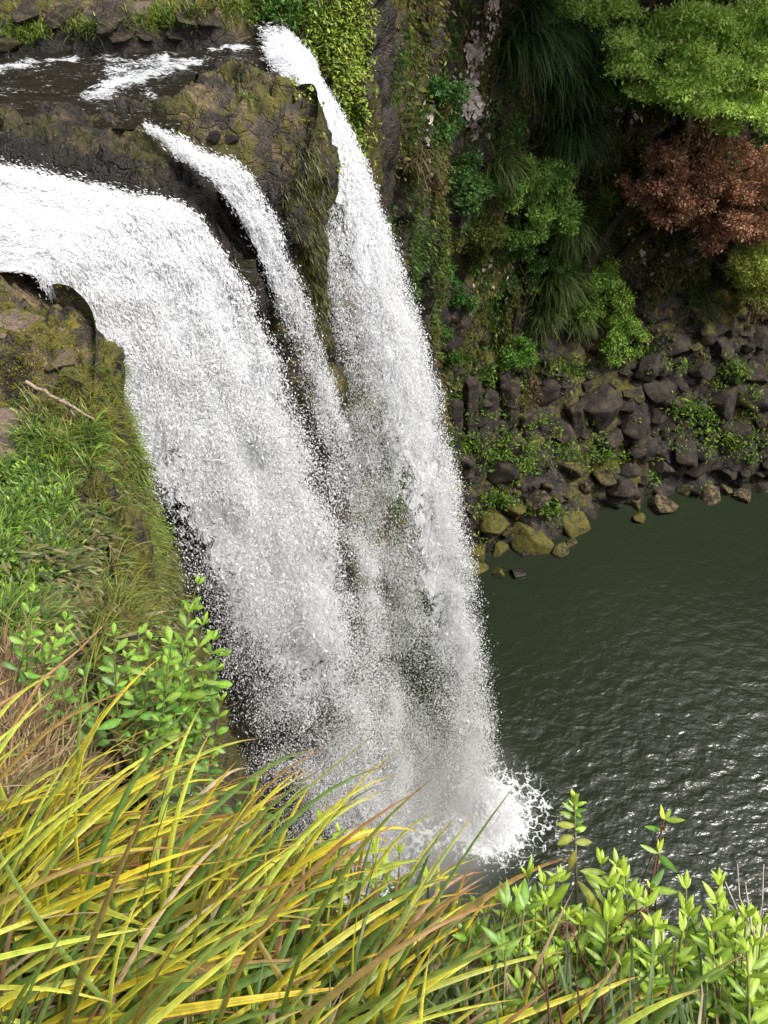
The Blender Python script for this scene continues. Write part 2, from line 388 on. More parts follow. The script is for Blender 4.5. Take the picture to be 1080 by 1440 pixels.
def pool_patch(x0, x1, y0, y1, step, cut=None):
    xs = np.arange(x0, x1+step*.5, step); ys = np.arange(y0, y1+step*.5, step)
    X, Y = np.meshgrid(xs, ys, indexing='ij'); x, y = X.ravel(), Y.ravel(); o3 = np.zeros(len(x))
    r = np.hypot(x-SPL[0], y-SPL[1])
    ch = np.clip(.25+.75*sstep(22, 9, y)+.25*sstep(5, 18, x)*sstep(18, 10, y), 0, 1)*sstep(34, 20, np.hypot(x-8, y-10))
    P2 = np.stack([x*.9+y*.25, y*1.5-x*.3, o3], 1)
    z = (.05*fbm(P2*1.6, 3, 61)+.02*fbm(P2*4.5, 3, 62))*ch*.6
    ring = .09*np.sin(r*3.0)*np.exp(-((r-2.0)/2.2)**2)
    z = z+ring*.5
    th = np.arctan2(y-SPL[1], x-SPL[0])
    fo = np.exp(-(np.maximum(r-.55, 0)/1.0)**2)+.42*np.exp(-((r-2.2)/.8)**2)*(.5+.5*np.cos(th-.3))
    # foam below the main and middle falls
    for (fx, fy, fr) in ((-1.5, 7.6, 2.0), (.2, 8.4, 1.8), (1.2, 9.6, 1.5), (2.6, 9.9, 1.3)):
        fo = np.maximum(fo, .62*np.exp(-(np.hypot(x-fx, y-fy)/fr)**2))
    V = np.stack([x, y, z], 1); keep = None
    if cut: keep = ~((x > cut[0]+step*.1) & (x < cut[1]-step*.1) & (y > cut[2]+step*.1) & (y < cut[3]-step*.1))
    me = mesh('pool_water', V, grid_faces(len(xs), len(ys), keep), POOL, None, True, np.stack([np.clip(fo, 0, 1), ch, o3], 1))
    return tag(link('pool_water', me), 'dark green water of the plunge pool', kind='structure')
pool_patch(-6, 26, -4, 32, .08)
pool_patch(-70, 90, -60, 100, 2.0, cut=(-6, 26, -4, 32))

# ------------------------------------------------------------------ river above the fall
m, nt = new_mat('river_water'); g = N(nt)
tc = g.n('ShaderNodeTexCoord'); P = tc.outputs['Object']
mp = g.n('ShaderNodeMapping'); mp.inputs['Scale'].default_value = (1, 2.6, 1); mp.inputs['Rotation'].default_value = (0, 0, .15); g.l(P, mp.inputs[0]); Q = mp.outputs[0]
par = g.sep(g.attr('Par').outputs['Color'])
n1 = g.noise(Q, 3, 5, .65, .8); n2 = g.noise(Q, 14, 4, .7, .5)
n4 = g.noise(Q, 26, 4, .75, .8)
fm = g.rmp(g.math('ADD', g.math('MULTIPLY', par[0], .82), g.math('ADD', g.math('MULTIPLY', g.math('SUBTRACT', n1, .5), 1.6), g.math('ADD', g.math('MULTIPLY', g.math('SUBTRACT', n2, .5), 1.4), g.math('MULTIPLY', g.math('SUBTRACT', n4, .5), 1.3)))), .50, .72)
fm = g.math('MULTIPLY', fm, g.rmp(par[0], .02, .15))
c = g.mix(n1, (.010, .009, .006), (.035, .028, .014)); c = g.mix(fm, c, (.72, .75, .77))
bn = g.bump(g.math('ADD', n1, g.math('MULTIPLY', n2, .5)), .9, .22)
pb = g.pbsdf(c, g.rmp(fm, 0, 1, .12, .6), .5, bn); pb.inputs['IOR'].default_value = 1.33
g.out(pb.outputs[0]); RIVER = m
xs = np.arange(-40, -1.2, .05); xs = np.r_[np.arange(-40, -9, .5), np.arange(-9, -1.1, .04)]; ys = np.arange(10.2, 13.6, .04)
X, Y = np.meshgrid(xs, ys, indexing='ij'); x, y = X.ravel(), Y.ravel()
z = 24.26+.02*(-x-2)*.3; z = z-.30*sstep(-1.95, -1.2, x)
def seg(x, y, a, b, w):
    a = np.array(a); b = np.array(b); d = b-a; t = np.clip(((x-a[0])*d[0]+(y-a[1])*d[1])/(d@d), 0, 1)
    return np.exp(-(((x-a[0]-t*d[0])**2+(y-a[1]-t*d[1])**2)/w**2))
fo = np.zeros(len(x))
for a, b, w, s in (((130, 128), (185, 105), .16, 1), ((170, 105), (270, 82), .16, .95), ((140, 75), (200, 85), .10, .7), ((300, 65), (345, 62), .09, .9), ((0, 96), (40, 84), .12, .85), ((75, 82), (100, 78), .10, .9), ((160, 95), (230, 75), .14, .75), ((0, 122), (45, 125), .08, .5), ((380, 60), (410, 75), .10, .9), ((200, 118), (215, 130), .06, .7)):
    A = at_z(*a, 24.32)[:2]; B = at_z(*b, 24.32)[:2]
    fo = np.maximum(fo, s*seg(x, y, A, B, w*1.7))
fo = np.maximum(fo, .85*sstep(-1.7, -1.4, x))
P3 = np.stack([x, y*2, z*0], 1); fo = np.maximum(fo, .30*sstep(-7, -5, x))
z = z+.05*fbm(P3*1.6, 5, 81)+.06*fo*(.5+fbm(P3*5, 4, 82))
V = np.stack([x, y, z], 1)
link_o = tag(link('river_water', mesh('river_water', V, grid_faces(len(xs), len(ys), ~((x > -2.55) & (y < 11.75)) & ~((x > -1.9) & (y < 12.0))), RIVER, None, True, np.stack([fo, fo, fo], 1))), 'shallow brown river running to the lip', kind='structure')
print('pools', time.time()-T0)
# ------------------------------------------------------------------ the falls
def drops(P, D, S, L, seed=0):
    """six-sided droplets: centre, direction, half width, half length"""
    r = np.random.default_rng(seed); n = len(P); D = nrm(D)
    a = nrm(np.cross(D, r.normal(size=(n, 3)))); b = np.cross(D, a)
    j = lambda: r.uniform(.6, 1.4, (n, 1))
    V = np.stack([P+D*L[:, None], P+a*S[:, None]*j(), P+(-.5*a+.87*b)*S[:, None]*j(), P+(-.5*a-.87*b)*S[:, None]*j(), P-D*L[:, None]*j()], 1).reshape(-1, 3)
    f = np.array([(0, 1, 2), (0, 2, 3), (0, 3, 1), (4, 2, 1), (4, 3, 2), (4, 1, 3)])
    F = (np.arange(n)[:, None, None]*5+f[None]).reshape(-1, 3)
    return V, F
class Stream:
    """rows of start and end points across the lip; t runs 0 (lip) .. 1 (pool); t<0 is the run above the lip"""
    def __init__(s, pts, sq=False, lin=.10): s.sq = sq; s.lin = lin; s.w = np.array([p[0] for p in pts]); s.S = np.array([p[1] for p in pts], float); s.E = np.array([p[2] for p in pts], float); s.U = np.array([p[3] if len(p) > 3 else (-1, 0, .1) for p in pts], float)
    def pos(s, w, t):
        f = lambda A: np.stack([np.interp(w, s.w, A[:, k]) for k in range(3)], 1)
        S, E, U = f(s.S), f(s.E), f(s.U)
        if s.sq: w = .5+(w-.5)*np.clip(1+np.minimum(t, 0)*7.5, .12, 1); f = lambda A: np.stack([np.interp(w, s.w, A[:, k]) for k in range(3)], 1); S, E, U = f(s.S), f(s.E), f(s.U)
        tp = np.maximum(t, 0); tn = np.minimum(t, 0)
        P = S+(E-S)*tp[:, None]; P[:, 2] = S[:, 2]+(E[:, 2]-S[:, 2])*(s.lin*tp+(1-s.lin)*tp**2)
        P = P+U*(-tn[:, None])
        return P
    def vel(s, w, t): return s.pos(w, t+.01)-s.pos(w, t)
MAIN = Stream([(0, (-3.55, 7.3, 24.1), (-2.75, 6.95, 0), (-20, .9, 1.0)), (.35, (-3.3, 7.85, 24.15), (-1.5, 7.5, 0), (-20, 1.6, 2.5)), (.7, (-2.85, 8.55, 24.12), (-.1, 8.1, 0), (-20, 3.2, 2.6)), (1, (-2.5, 9.0, 23.92), (1.2, 8.8, 0), (-20, 5.2, 3.0))])
MID = Stream([(0, (-2.12, 9.5, 24.0), (.6, 9.6, 0), (-8, 4, 2.4)), (1, (-1.9, 9.75, 24.05), (1.1, 10.1, 0), (-8, 4.4, 2.4))], True)
RIGHT = Stream([(0, (-1.15, 11.72, 24.18), (-.35, 10.3, 0), (-10, 4, .5)), (.55, (-1.3, 12.2, 24.25), (2.3, 10.3, 0), (-10, 4, .5)), (1, (-1.45, 13.05, 24.35), (4.0, 10.9, 0), (-10, 0, .5))], lin=.20)

m, nt = new_mat('falling_water'); g = N(nt)
par = g.sep(g.attr('Par').outputs['Color'])           # R across  G along  B density
cx = g.n('ShaderNodeCombineXYZ'); g.l(par[0], cx.inputs[0]); g.l(par[1], cx.inputs[1])
mp = g.n('ShaderNodeMapping'); g.l(cx.outputs[0], mp.inputs[0]); Q = mp.outputs[0]
n1 = g.noise(Q, 2.2, 6, .75, .7); n2 = g.noise(Q, 9, 4, .75, .6); tc = g.n('ShaderNodeTexCoord'); mp3 = g.n('ShaderNodeMapping'); mp3.inputs['Scale'].default_value = (34, 9, 1); g.l(cx.outputs[0], mp3.inputs[0]); n3 = g.noise(mp3.outputs[0], 1, 4, .75, .6)
s = g.math('ADD', par[2], g.math('ADD', g.math('MULTIPLY', g.math('SUBTRACT', n1, .5), 1.5), g.math('ADD', g.math('MULTIPLY', g.math('SUBTRACT', n2, .5), 1.2), g.math('MULTIPLY', g.math('SUBTRACT', n3, .5), 1.5))))
al = g.math('MULTIPLY', g.rmp(s, .42, .60), g.rmp(par[2], .02, .12))
bn = g.bump(g.math('ADD', g.math('MULTIPLY', n2, .6), n3), 1.0, .10)
c = g.mix(g.rmp(n3, .3, .5), (.62, .66, .69), (.82, .84, .86))
p = g.pbsdf(c, .5, .35, bn); g.l(al, p.inputs['Alpha'])
g.out(p.outputs[0]); SHEET = m

def fall(name, st, dens, t0, n, size, label, seed, sheet_end, spread, wn, sheetd, part='spray', cg=1.9, warp=.26, ramp=.01):
    r = np.random.default_rng(seed)
    root = empty(name, st.pos(np.array([.5]), np.array([0.]))[0]); tag(root, label, 'waterfall')
    base = np.array(root.location)
    # solid core of the stream, ragged and full of holes lower down
    nu, nv = wn, int(260*(sheet_end-t0)+60)
    t = t0+(sheet_end-t0)*np.linspace(0, 1, nv); u = np.linspace(-.04, 1.04, nu)
    Ug, Tg = np.meshgrid(u, t, indexing='ij'); w, tt = Ug.ravel(), Tg.ravel()
    P = st.pos(w, tt)
    arc = np.where(tt > 0, 24*(.10*tt+.9*tt*tt), 20*tt)
    wid = np.linalg.norm(st.S[-1]-st.S[0]); Q3 = np.stack([w*wid*4, arc*1.1, 0*w], 1)
    amp = (.06+.10*sstep(-.05, .15, tt))*min(1, wid)
    nz = fbm(Q3, 4, seed+3)*amp+.05*fbm(Q3*4, 3, seed+5)
    P[:, 2] += nz*(1-sstep(.0, .4, tt)); P[:, 0] += nz*sstep(-.1, .2, tt)*1.2; P[:, 1] += nz*.6
    D = sheetd(w, tt)*sstep(t0, t0+ramp, tt)*sstep(-.045, .10, w)*sstep(1.045, .84, w)*sstep(sheet_end, sheet_end-.25, tt)
    me = mesh('water_sheet', P-base, grid_faces(nu, nv), SHEET, None, True, np.stack([w*wid*1.6, arc*.55, D], 1))
    link('water_sheet', me, root)
    # droplets
    Pp, Dp, Sp = [], [], []
    got = 0
    while got < n:
        k = n*3
        t = r.uniform(t0, 1, k); w = r.uniform(-.03, 1.03, k)
        m = r.random(k) < dens(w, t)*.75*sstep(t0-.005, t0+ramp, t); t, w = t[m], w[m]; k = len(t)
        # even over the picture: more per t where it falls fast
        arc = np.where(t > 0, 24*(.10*t+.9*t*t), 20*t)
        cl = fbm(np.stack([w*wid*3.0, arc*.35, t*0], 1), 4, seed+11)
        cl2 = fbm(np.stack([w*wid*9, arc*1.6, t*0], 1), 3, seed+12)
        pr = np.clip(.5+cl*cg, 0.08, 1.5)*np.clip(.7+cl2*.9, .1, 1.5)
        pr = pr*1.0
        m = r.random(k) < pr*.8
        w, t = w[m], t[m]; P = st.pos(w, t); V = st.vel(w, t)
        sp = (.03+spread*np.maximum(t, 0)**1.2)
        P = P+r.normal(size=P.shape)*sp[:, None]*np.array([1, 1, .6]); P[:, 2] += np.where(t < .08, np.abs(r.normal(size=len(t)))*.05, 0)
        P = P+np.stack([fbm(np.stack([w*5, t*25, 0*t+k2], 1), 3, seed+k2) for k2 in (1, 2, 3)], 1)*(.04+warp*np.maximum(t, 0))[:, None]
        m = P[:, 2] > .05
        Pp.append(P[m]); Dp.append(V[m]); Sp.append(t[m]); got += m.sum()
    P, D, t = np.vstack(Pp)[:n], np.vstack(Dp)[:n], np.concatenate(Sp)[:n]
    sz = size*(.42+.78*np.clip(t, 0, 1))*np.exp(r.normal(size=n)*.42)
    D = nrm(D)+r.normal(size=D.shape)*.28
    V, F = drops(P-base, D, sz, sz*r.uniform(1.2, 2.4, n)*(1+1.6*sstep(.35, .0, t)), seed)
    o = link(part, mesh(part, V, F, DROP, None, False), root); tag(o, kind='stuff')
    return root
bell = lambda w, c, s: np.exp(-((w-c)/s)**2)
fall('waterfall', MAIN, lambda w, t: (.09+.12*sstep(.4, .85, t)+1.0*bell(w, .56+.14*np.clip(t, 0, 1), .34-.14*np.clip(t, 0, 1)))*np.where(t < 0, .35, 1)*(.35+.65*sstep(.0, .25, w))*(1.15-.75*sstep(.15, .75, t))*(.35+.65*sstep(1.0, .80, w)),
     -.22, 570000, .0078, 'broad white main fall pouring over the left of the lip', 101, .80, .26, 130, lambda w, t: 1.2-1.45*np.maximum(t-.05, 0)+.35*bell(w, .55+.12*np.clip(t, 0, 1), .28)*sstep(.1, .3, t)-.45*sstep(.25, .4, t)*(1-bell(w, .55+.12*np.clip(t, 0, 1), .40))-.5*sstep(.2, 0, w)*sstep(.05, .2, t))
fall('waterfall', MID, lambda w, t: (.4+.8*bell(w, .55, .4))*(1-.45*sstep(.35, 1, t)),
     -.12, 62000, .0072, 'thin ragged middle fall between two mossy rocks', 202, .45, .11, 40, lambda w, t: .95-1.9*np.maximum(t-.05, 0), ramp=.09)
fall('waterfall', RIGHT, lambda w, t: (.16+1.15*bell(w, .70+.14*np.clip(t, 0, 1), .22-.06*t)+.34*bell(w, .3, .22)*sstep(.1, .4, t))*(1-.35*sstep(.3, .9, t)),
     -.04, 330000, .0080, 'tall narrow fall at the far end of the lip, streaming down to the splash', 303, .9, .15, 90, lambda w, t: 1.05*(.25+.9*bell(w, .7, .35))-.95*np.maximum(t-.08, 0)+.25*sstep(.12, 0, t), cg=1.0, warp=.10, ramp=.035)
# splash where the tall fall lands
r = np.random.default_rng(9); n = 40000
th = r.uniform(0, 2*PI, n); rad = np.abs(r.normal(size=n))*.52; hh = np.abs(r.normal(size=n))*.42*np.exp(-rad*.9)
P = np.stack([SPL[0]+rad*np.cos(th)*1.15, SPL[1]+rad*np.sin(th), .03+hh], 1)
sz = .014*np.exp(r.normal(size=n)*.4)
V, F = drops(P-np.array([SPL[0], SPL[1], 0]), r.normal(size=(n, 3)), sz, sz*1.4, 4)
o = link('splash', mesh('splash', V, F, DROP, None, False), None, (SPL[0], SPL[1], 0)); tag(o, 'white splash thrown up where the tall fall hits the pool', 'splash', kind='stuff')
# drifting mist low over the foot of the falls: real haze in the air
m, nt = new_mat('mist'); g = N(nt)
tc = g.n('ShaderNodeTexCoord'); ln = g.n('ShaderNodeVectorMath', operation='LENGTH'); g.l(tc.outputs['Object'], ln.inputs[0])
nz = g.noise(tc.outputs['Object'], 1.6, 3, .6, .5)
de = g.math('MULTIPLY', g.rmp(ln.outputs['Value'], 1.0, .1), g.rmp(nz, .3, .7, .25, 1))
pv = g.n('ShaderNodeVolumePrincipled'); pv.inputs['Color'].default_value = (1, 1, 1, 1); pv.inputs['Anisotropy'].default_value = .2
g.l(g.math('MULTIPLY', de, .26), pv.inputs['Density'])
o_ = g.n('ShaderNodeOutputMaterial'); g.l(pv.outputs[0], o_.inputs['Volume']); MIST = m
import bmesh
def mist_puff(c, R, label):
    bm = bmesh.new(); bmesh.ops.create_icosphere(bm, subdivisions=3, radius=1.0); me = bpy.data.meshes.new('mist'); bm.to_mesh(me); bm.free(); me.materials.append(MIST)
    o = link('mist', me, None, c); o.scale = R; tag(o, label, 'mist', kind='stuff')
mist_puff((1.2, 9.0, 3.0), (4.0, 2.8, 7.5), 'grey mist hanging over the foot of the falls')
print('falls', time.time()-T0)
# ------------------------------------------------------------------ plant makers
from mathutils.bvhtree import BVHTree
from mathutils import Vector
def bvh_of(o):
    me = o.data; V = np.empty(len(me.vertices)*3, np.float32); me.vertices.foreach_get('co', V)
    F = np.empty(len(me.loops), np.int32); me.loops.foreach_get('vertex_index', F)
    return BVHTree.FromPolygons(V.reshape(-1, 3).tolist(), F.reshape(-1, 4).tolist())
BV = [bvh_of(o) for o in (farcliff, cliff1, TOPV)]
def surf(u, v, which=(0, 1, 2)):
    d = Vector(ray(u, v)); best = None
    for k in which:
        h = BV[k].ray_cast(Vector(CAM), d)
        if h[0] is not None and (best is None or h[3] < best[3]): best = h
    if best is None: return None, None
    n = np.array(best[1])
    if n@np.array(d) > 0: n = -n
    return np.array(best[0]), n
def drop_to(p, which=(1, 2)):
    for k in which[::-1]:
        h = BV[k].ray_cast(Vector(p), Vector((0, 0, -1)))
        if h[0] is not None: return np.array(h[0])
    return np.array(p)-np.array([0, 0, .3])
print('bvh', time.time()-T0)
DOWN = np.array([0, 0, -1.0])
def ribbons(P, T, L, W, bend, nseg, shape='blade', fold=.25, nc=2, cols=None, seed=0, down=DOWN, stripe=None, wave=0.0):
    """curved strips: P root, T first direction, bend = total turn towards `down`; cols = (base, tip) arrays"""
    r = np.random.default_rng(seed); n = len(P); T = nrm(T); P = np.asarray(P, float)
    B = down-(T@down)[:, None]*T if down.ndim == 1 else down-(T*down).sum(1, keepdims=True)*T
    B = np.where(np.linalg.norm(B, axis=1, keepdims=True) < 1e-3, r.normal(size=(n, 3)), B); B = nrm(B)
    S = np.cross(T, B); t = np.linspace(0, 1, nseg+1)
    if shape == 'blade': w = np.minimum(1, .55+t*2)*np.clip((1-t)/.45, 0, 1)**.7
    elif shape == 'leaf': w = np.sin(PI*np.clip(t, 0, 1)**.85)**.8*.98+.02*(1-t)
    elif shape == 'obov': w = np.sin(PI*np.clip(t, 0, 1)**1.35)**.75*.97+.03*(1-t)
    else: w = 1-.7*t
    w[-1] = .02
    V = np.zeros((n, nseg+1, nc+1, 3)); pos = P.copy(); a0 = np.zeros(n)
    x = np.linspace(-1, 1, nc+1); bend = np.broadcast_to(bend, (n,))
    wv = r.uniform(-1, 1, (n, 2))*wave
    for k, tk in enumerate(t):
        ang = bend*tk*(.35+.65*tk)
        d = T*np.cos(ang)[:, None]+B*np.sin(ang)[:, None]+S*(wv[:, :1]*math.sin(3*tk))
        N_ = np.cross(S, d); N_ = nrm(N_)
        tw = (wv[:, 1:]*tk*2); Sx = S*np.cos(tw)+N_*np.sin(tw)
        for j, xj in enumerate(x):
            V[:, k, j] = pos+Sx*(xj*.5*W*w[k])[:, None]+N_*(abs(xj)*fold*.5*W*w[k])[:, None]
        pos = pos+d*(L/nseg)[:, None]
    m = (nseg+1)*(nc+1)
    i = (np.arange(nseg)[:, None]*(nc+1)+np.arange(nc)[None]).ravel()
    f = np.stack([i, i+1, i+nc+2, i+nc+1], 1)
    F = (np.arange(n)[:, None, None]*m+f[None]).reshape(-1, 4)
    C = None
    if cols is not None:
        a, b = cols; tt = t[None, :, None, None]
        C = a[:, None, None, :]*(1-tt)+b[:, None, None, :]*tt
        C = np.broadcast_to(C, (n, nseg+1, nc+1, 3)).copy()
        if stripe is not None:
            mid = (np.abs(x) < .7)[None, None, :, None]
            C = np.where(mid, C*(1-stripe[0])+stripe[1]*stripe[0]*(1-.5*tt), C)
        if shape in ('leaf', 'obov') and nc == 2: C[:, :, 1] = np.clip(C[:, :, 1]*1.35+.01, 0, .85); C[:, :, ::2] *= .88
    return V.reshape(-1, 3), F, (C.reshape(-1, 3) if C is not None else None)
def quads(P, D, Nn, L, W, cols):
    """small folded leaves for far crowns"""
    D = nrm(D); S = nrm(np.cross(D, Nn)); U = np.cross(S, D)
    L = L[:, None]; W = W[:, None]
    V = np.stack([P, P+D*L*.5+S*W*.5+U*W*.15, P+D*L, P+D*L*.5-S*W*.5+U*W*.15], 1).reshape(-1, 3)
    F = (np.arange(len(P))[:, None]*4+np.arange(4)[None])
    return V, F, np.repeat(cols, 4, 0)
def join(parts):
    Vs, Fs, Cs = [], [], []; o = 0
    for V, F, C in parts:
        Vs.append(V); Fs.append(F+o); Cs.append(C); o += len(V)
    return np.vstack(Vs), np.vstack(Fs), np.vstack(Cs)
def tube(pts, rad, seg=6, col=(.1, .07, .05)):
    pts = np.asarray(pts, float); n = len(pts); T = nrm(np.gradient(pts, axis=0))
    a = nrm(np.cross(T, np.array([.3, .2, 1.0]))); b = np.cross(T, a)
    th = np.linspace(0, 2*PI, seg, endpoint=False); rad = np.broadcast_to(rad, (n,))
    V = pts[:, None]+(a[:, None]*np.cos(th)[None, :, None]+b[:, None]*np.sin(th)[None, :, None])*rad[:, None, None]
    i = np.arange(n-1)[:, None]*seg; j = np.arange(seg)[None]; j2 = (j+1) % seg
    F = np.stack([i+j, i+j2, i+seg+j2, i+seg+j], -1).reshape(-1, 4)
    return V.reshape(-1, 3), F, np.tile(np.array(col, float), (n*seg, 1))
def vary(c, n, r, s=.25, hue=.12):
    c = np.array(c, float); k = np.exp(r.normal(size=(n, 1))*s); h = 1+r.normal(size=(n, 3))*hue*np.array([1, .3, .7])
    return np.clip(c*k*h, .002, .9)
def pick(cs, n, r, p=None):
    return np.array(cs, float)[r.choice(len(cs), n, p=p)]
def leaf_material(name, rough=.45, spec=.4, trans=.3, gain=1.0, spots=False, sc=60):
    m, nt = new_mat(name); g = N(nt)
    c = g.attr('Col').outputs['Color']; tc = g.n('ShaderNodeTexCoord')
    nn = g.noise(tc.outputs['Object'], sc, 3, .6)
    c2 = g.mix(1.0, c, g.ramp(nn, [(.3, (.75, .75, .7)), (.7, (1.2, 1.18, 1.1))]), 'MULTIPLY')
    if spots:
        sp = g.noise(tc.outputs['Object'], 28, 5, .7)
        c2 = g.mix(g.rmp(sp, .66, .74, 0, .75), c2, (.20, .11, .04))
    p = g.pbsdf(c2, rough, spec); t = g.n('ShaderNodeBsdfTranslucent')
    ct = g.mix(1.0, c2, (1.0*gain, 1.15*gain, .35*gain), 'MULTIPLY'); g.l(ct, t.inputs[0])
    mx = g.n('ShaderNodeMixShader'); mx.inputs[0].default_value = trans
    g.l(p.outputs[0], mx.inputs[1]); g.l(t.outputs[0], mx.inputs[2]); g.out(mx.outputs[0]); return m
LEAF = leaf_material('leaf', .42, .45, .30)
FARLEAF = leaf_material('crown_leaf', .6, .25, .42, gain=1.15, sc=4)
BLADE = leaf_material('grass_blade', .45, .35, .35, spots=True)
m, nt = new_mat('bark'); g = N(nt); tc = g.n('ShaderNodeTexCoord'); n_ = g.noise(tc.outputs['Object'], 30, 5, .7)
cc = g.mix(1.0, g.attr('Col').outputs['Color'], g.ramp(n_, [(.3, (.6, .6, .6)), (.7, (1.35, 1.3, 1.25))]), 'MULTIPLY')
g.out(g.pbsdf(cc, .85, .2, g.bump(n_, .6, .01)).outputs[0]); BARK = m
def put(name, part, mat, root=None, base=None, kind=None, smooth=True):
    V, F, C = part; b = np.zeros(3) if base is None else np.array(base)
    o = link(name, mesh(name, V-b, F, mat, C, smooth), root, None if root else (b if base is not None else None))
    if kind: o['kind'] = kind
    return o

# ------------------------------------------------------------------ crowns on the far wall
def crown_leaves(blobs, n, L, cols, r, up=.6, droop=.0, shell=.55, scale_pts=True):
    """blobs: (centre, rx, ry, rz); leaves fill the outer part of each blob, ragged by noise"""
    vol = np.array([b[1]*b[2]+b[1]*b[3]+b[2]*b[3] for b in blobs]); k = r.choice(len(blobs), n, p=vol/vol.sum())
    c = np.array([b[0] for b in blobs])[k]; R = np.array([b[1:] for b in blobs])[k]
    d = nrm(r.normal(size=(n, 3))); rad = shell+(1-shell)*r.random(n)**.6
    rad = rad*(1+.35*fbm(c+d*R*.6, 3, 77))
    # sprigs: several leaves share a twig tip
    tip = c+d*R*rad[:, None]; g_ = max(1, n//7); ti = r.integers(0, n, g_); a = r.integers(0, g_, n)
    P = tip[ti][a]+r.normal(size=(n, 3))*L*.75; dd = d[ti][a]
    D = nrm(dd*.6+r.normal(size=(n, 3))*.7+np.array([0, 0, .25-droop])); Nn = nrm(np.array([0, 0, 1.0])*up+dd*.5+r.normal(size=(n, 3))*.35)
    Lr = L*np.exp(r.normal(size=n)*.25)
    ccol = pick(cols, g_, r)[a]*np.exp(r.normal(size=(g_, 1))*.18)[a]*np.exp(r.normal(size=(n, 1))*.15)
    return quads(P, D, Nn, Lr, Lr*.5, np.clip(ccol, 0, .8))
def px_blobs(lst, off, r, flat=.5, jit=.25, sub=5, which=(0,)):
    """lst of (u, v, radius in px): blobs hung `off` metres out from the wall, each broken into sub-blobs"""
    out = []
    for (u, v, rp, *q) in lst:
        p, n = surf(u, v, which)
        if p is None: continue
        o = q[0] if q else off
        d = nrm(CAM-p); c = p+d*o; dep = abs((c-CAM)@np.array([0, math.cos(PITCH), -math.sin(PITCH)])); R = rp*dep/FPX
        for k in range(sub):
            e = r.normal(size=3)*R*.55*np.array([1, .8, flat+.25]); f = r.uniform(.38, .62)*R
            out.append((c+e, f*1.15, f*1.0, f*flat))
    return out
def trunk_to(root, name, a, b, r0, r1, col, r, wob=.15, n=9):
    t = np.linspace(0, 1, n)[:, None]; a = np.array(a); b = np.array(b); L = np.linalg.norm(b-a)
    pts = a+(b-a)*t+np.cumsum(r.normal(size=(n, 3)), 0)*wob*L/n*np.sin(PI*t)
    return tube(pts, np.linspace(r0, r1, n), 6, col)
def tree(name, cat, label, blobs, n, L, cols, base, col, seed, up=.6, droop=0, limbs=5, r0=.16, shell=.5):
    r = np.random.default_rng(seed); base = np.array(base); root = empty(name, base); tag(root, label, cat)
    cen = np.mean([b[0] for b in blobs], 0)
    parts = [trunk_to(root, 't', base, base+(cen-base)*.6, r0, r0*.65, col, r)]
    for k in r.choice(len(blobs), min(limbs, len(blobs)), replace=False):
        parts.append(trunk_to(root, 't', base+(cen-base)*.55, blobs[k][0], r0*.55, r0*.12, col, r, .3))
    put('trunk', join(parts), BARK, root, base)
    put('crown', crown_leaves(blobs, n, L, cols, r, up, droop, shell), FARLEAF, root, base)
    return root
def wbase(u, v, which=(0,)):
    p, n = surf(u, v, which); return p+np.array([0, 0, -.1])
r = np.random.default_rng(21)
BR = (.035, .025, .018)
bright = [(.44, .60, .16), (.54, .70, .22), (.30, .44, .09), (.60, .74, .28)]
tree('broadleaf_tree', 'tree', 'large bright green tree with flat tiers of leaves, top right of the far cliff',
     px_blobs([(775, 60-8, 30, 3.6), (905, 60, 42), (960, 25, 48), (1030, 40, 55), (1060, 95, 52), (960, 95, 52), (985, 140, 40), (1050, 150, 45), (925, 120, 40), (1090, 30, 50), (900, 95, 28), (880, 75, 22)][1:], 3.5, r, .16, sub=11), 62000, .12, bright, wbase(960, 200), BR, 31, up=1.1, limbs=9, r0=.3, shell=.35)
tree('small_tree', 'tree', 'small bright green crown cut by the top edge, above the dark hanging grasses',
     px_blobs([(790, 8, 22), (825, 5, 26), (765, 12, 16), (860, 12, 20)], 2.2, r, .35, sub=6), 12000, .11, bright, wbase(820, 60), BR, 32, up=1.0)
tree('small_tree', 'tree', 'small mid green tree just left of the large bright green tree',
     px_blobs([(875, 108, 20), (865, 130, 18), (895, 140, 20), (905, 120, 18)], 1.8, r, .35, sub=5), 7000, .10, [(.11, .22, .035), (.15, .27, .05), (.07, .15, .03)], wbase(880, 180), BR, 33, up=.9)
tree('russet_tree', 'tree', 'tree with dead red-brown leaves at the right edge below the bright green tree',
     px_blobs([(905, 268, 26), (940, 225, 30), (985, 250, 40), (950, 290, 36), (1010, 310, 40), (1060, 230, 45), (1040, 290, 45), (1075, 300, 40), (990, 210, 24), (925, 255, 25)], 2.4, r, .6, sub=7), 42000, .11,
     [(.33, .155, .115), (.40, .20, .15), (.22, .10, .075), (.45, .26, .20), (.17, .10, .07)], wbase(860, 370), BR, 34, up=.3, droop=.5, limbs=9, r0=.22, shell=.3)
tree('bush', 'bush', 'round mid green bush in the middle of the far cliff',
     px_blobs([(765, 240, 30), (745, 265, 28), (790, 270, 26), (770, 300, 32), (740, 235, 18), (795, 310, 22), (725, 265, 18)], 1.5, r, .7, sub=6), 20000, .10,
     [(.17, .29, .07), (.24, .38, .09), (.10, .18, .045), (.30, .44, .13)], wbase(745, 400), BR, 35, up=.6, r0=.12, shell=.45)
tree('bush', 'bush', 'darker green bush directly below the round mid green bush',
     px_blobs([(735, 355, 24), (770, 365, 26), (720, 340, 16), (785, 385, 18), (750, 385, 18)], 1.2, r, .6, sub=5), 11000, .095,
     [(.09, .17, .04), (.13, .23, .05), (.05, .10, .025)], wbase(735, 440), BR, 36, up=.6, r0=.1, shell=.45)
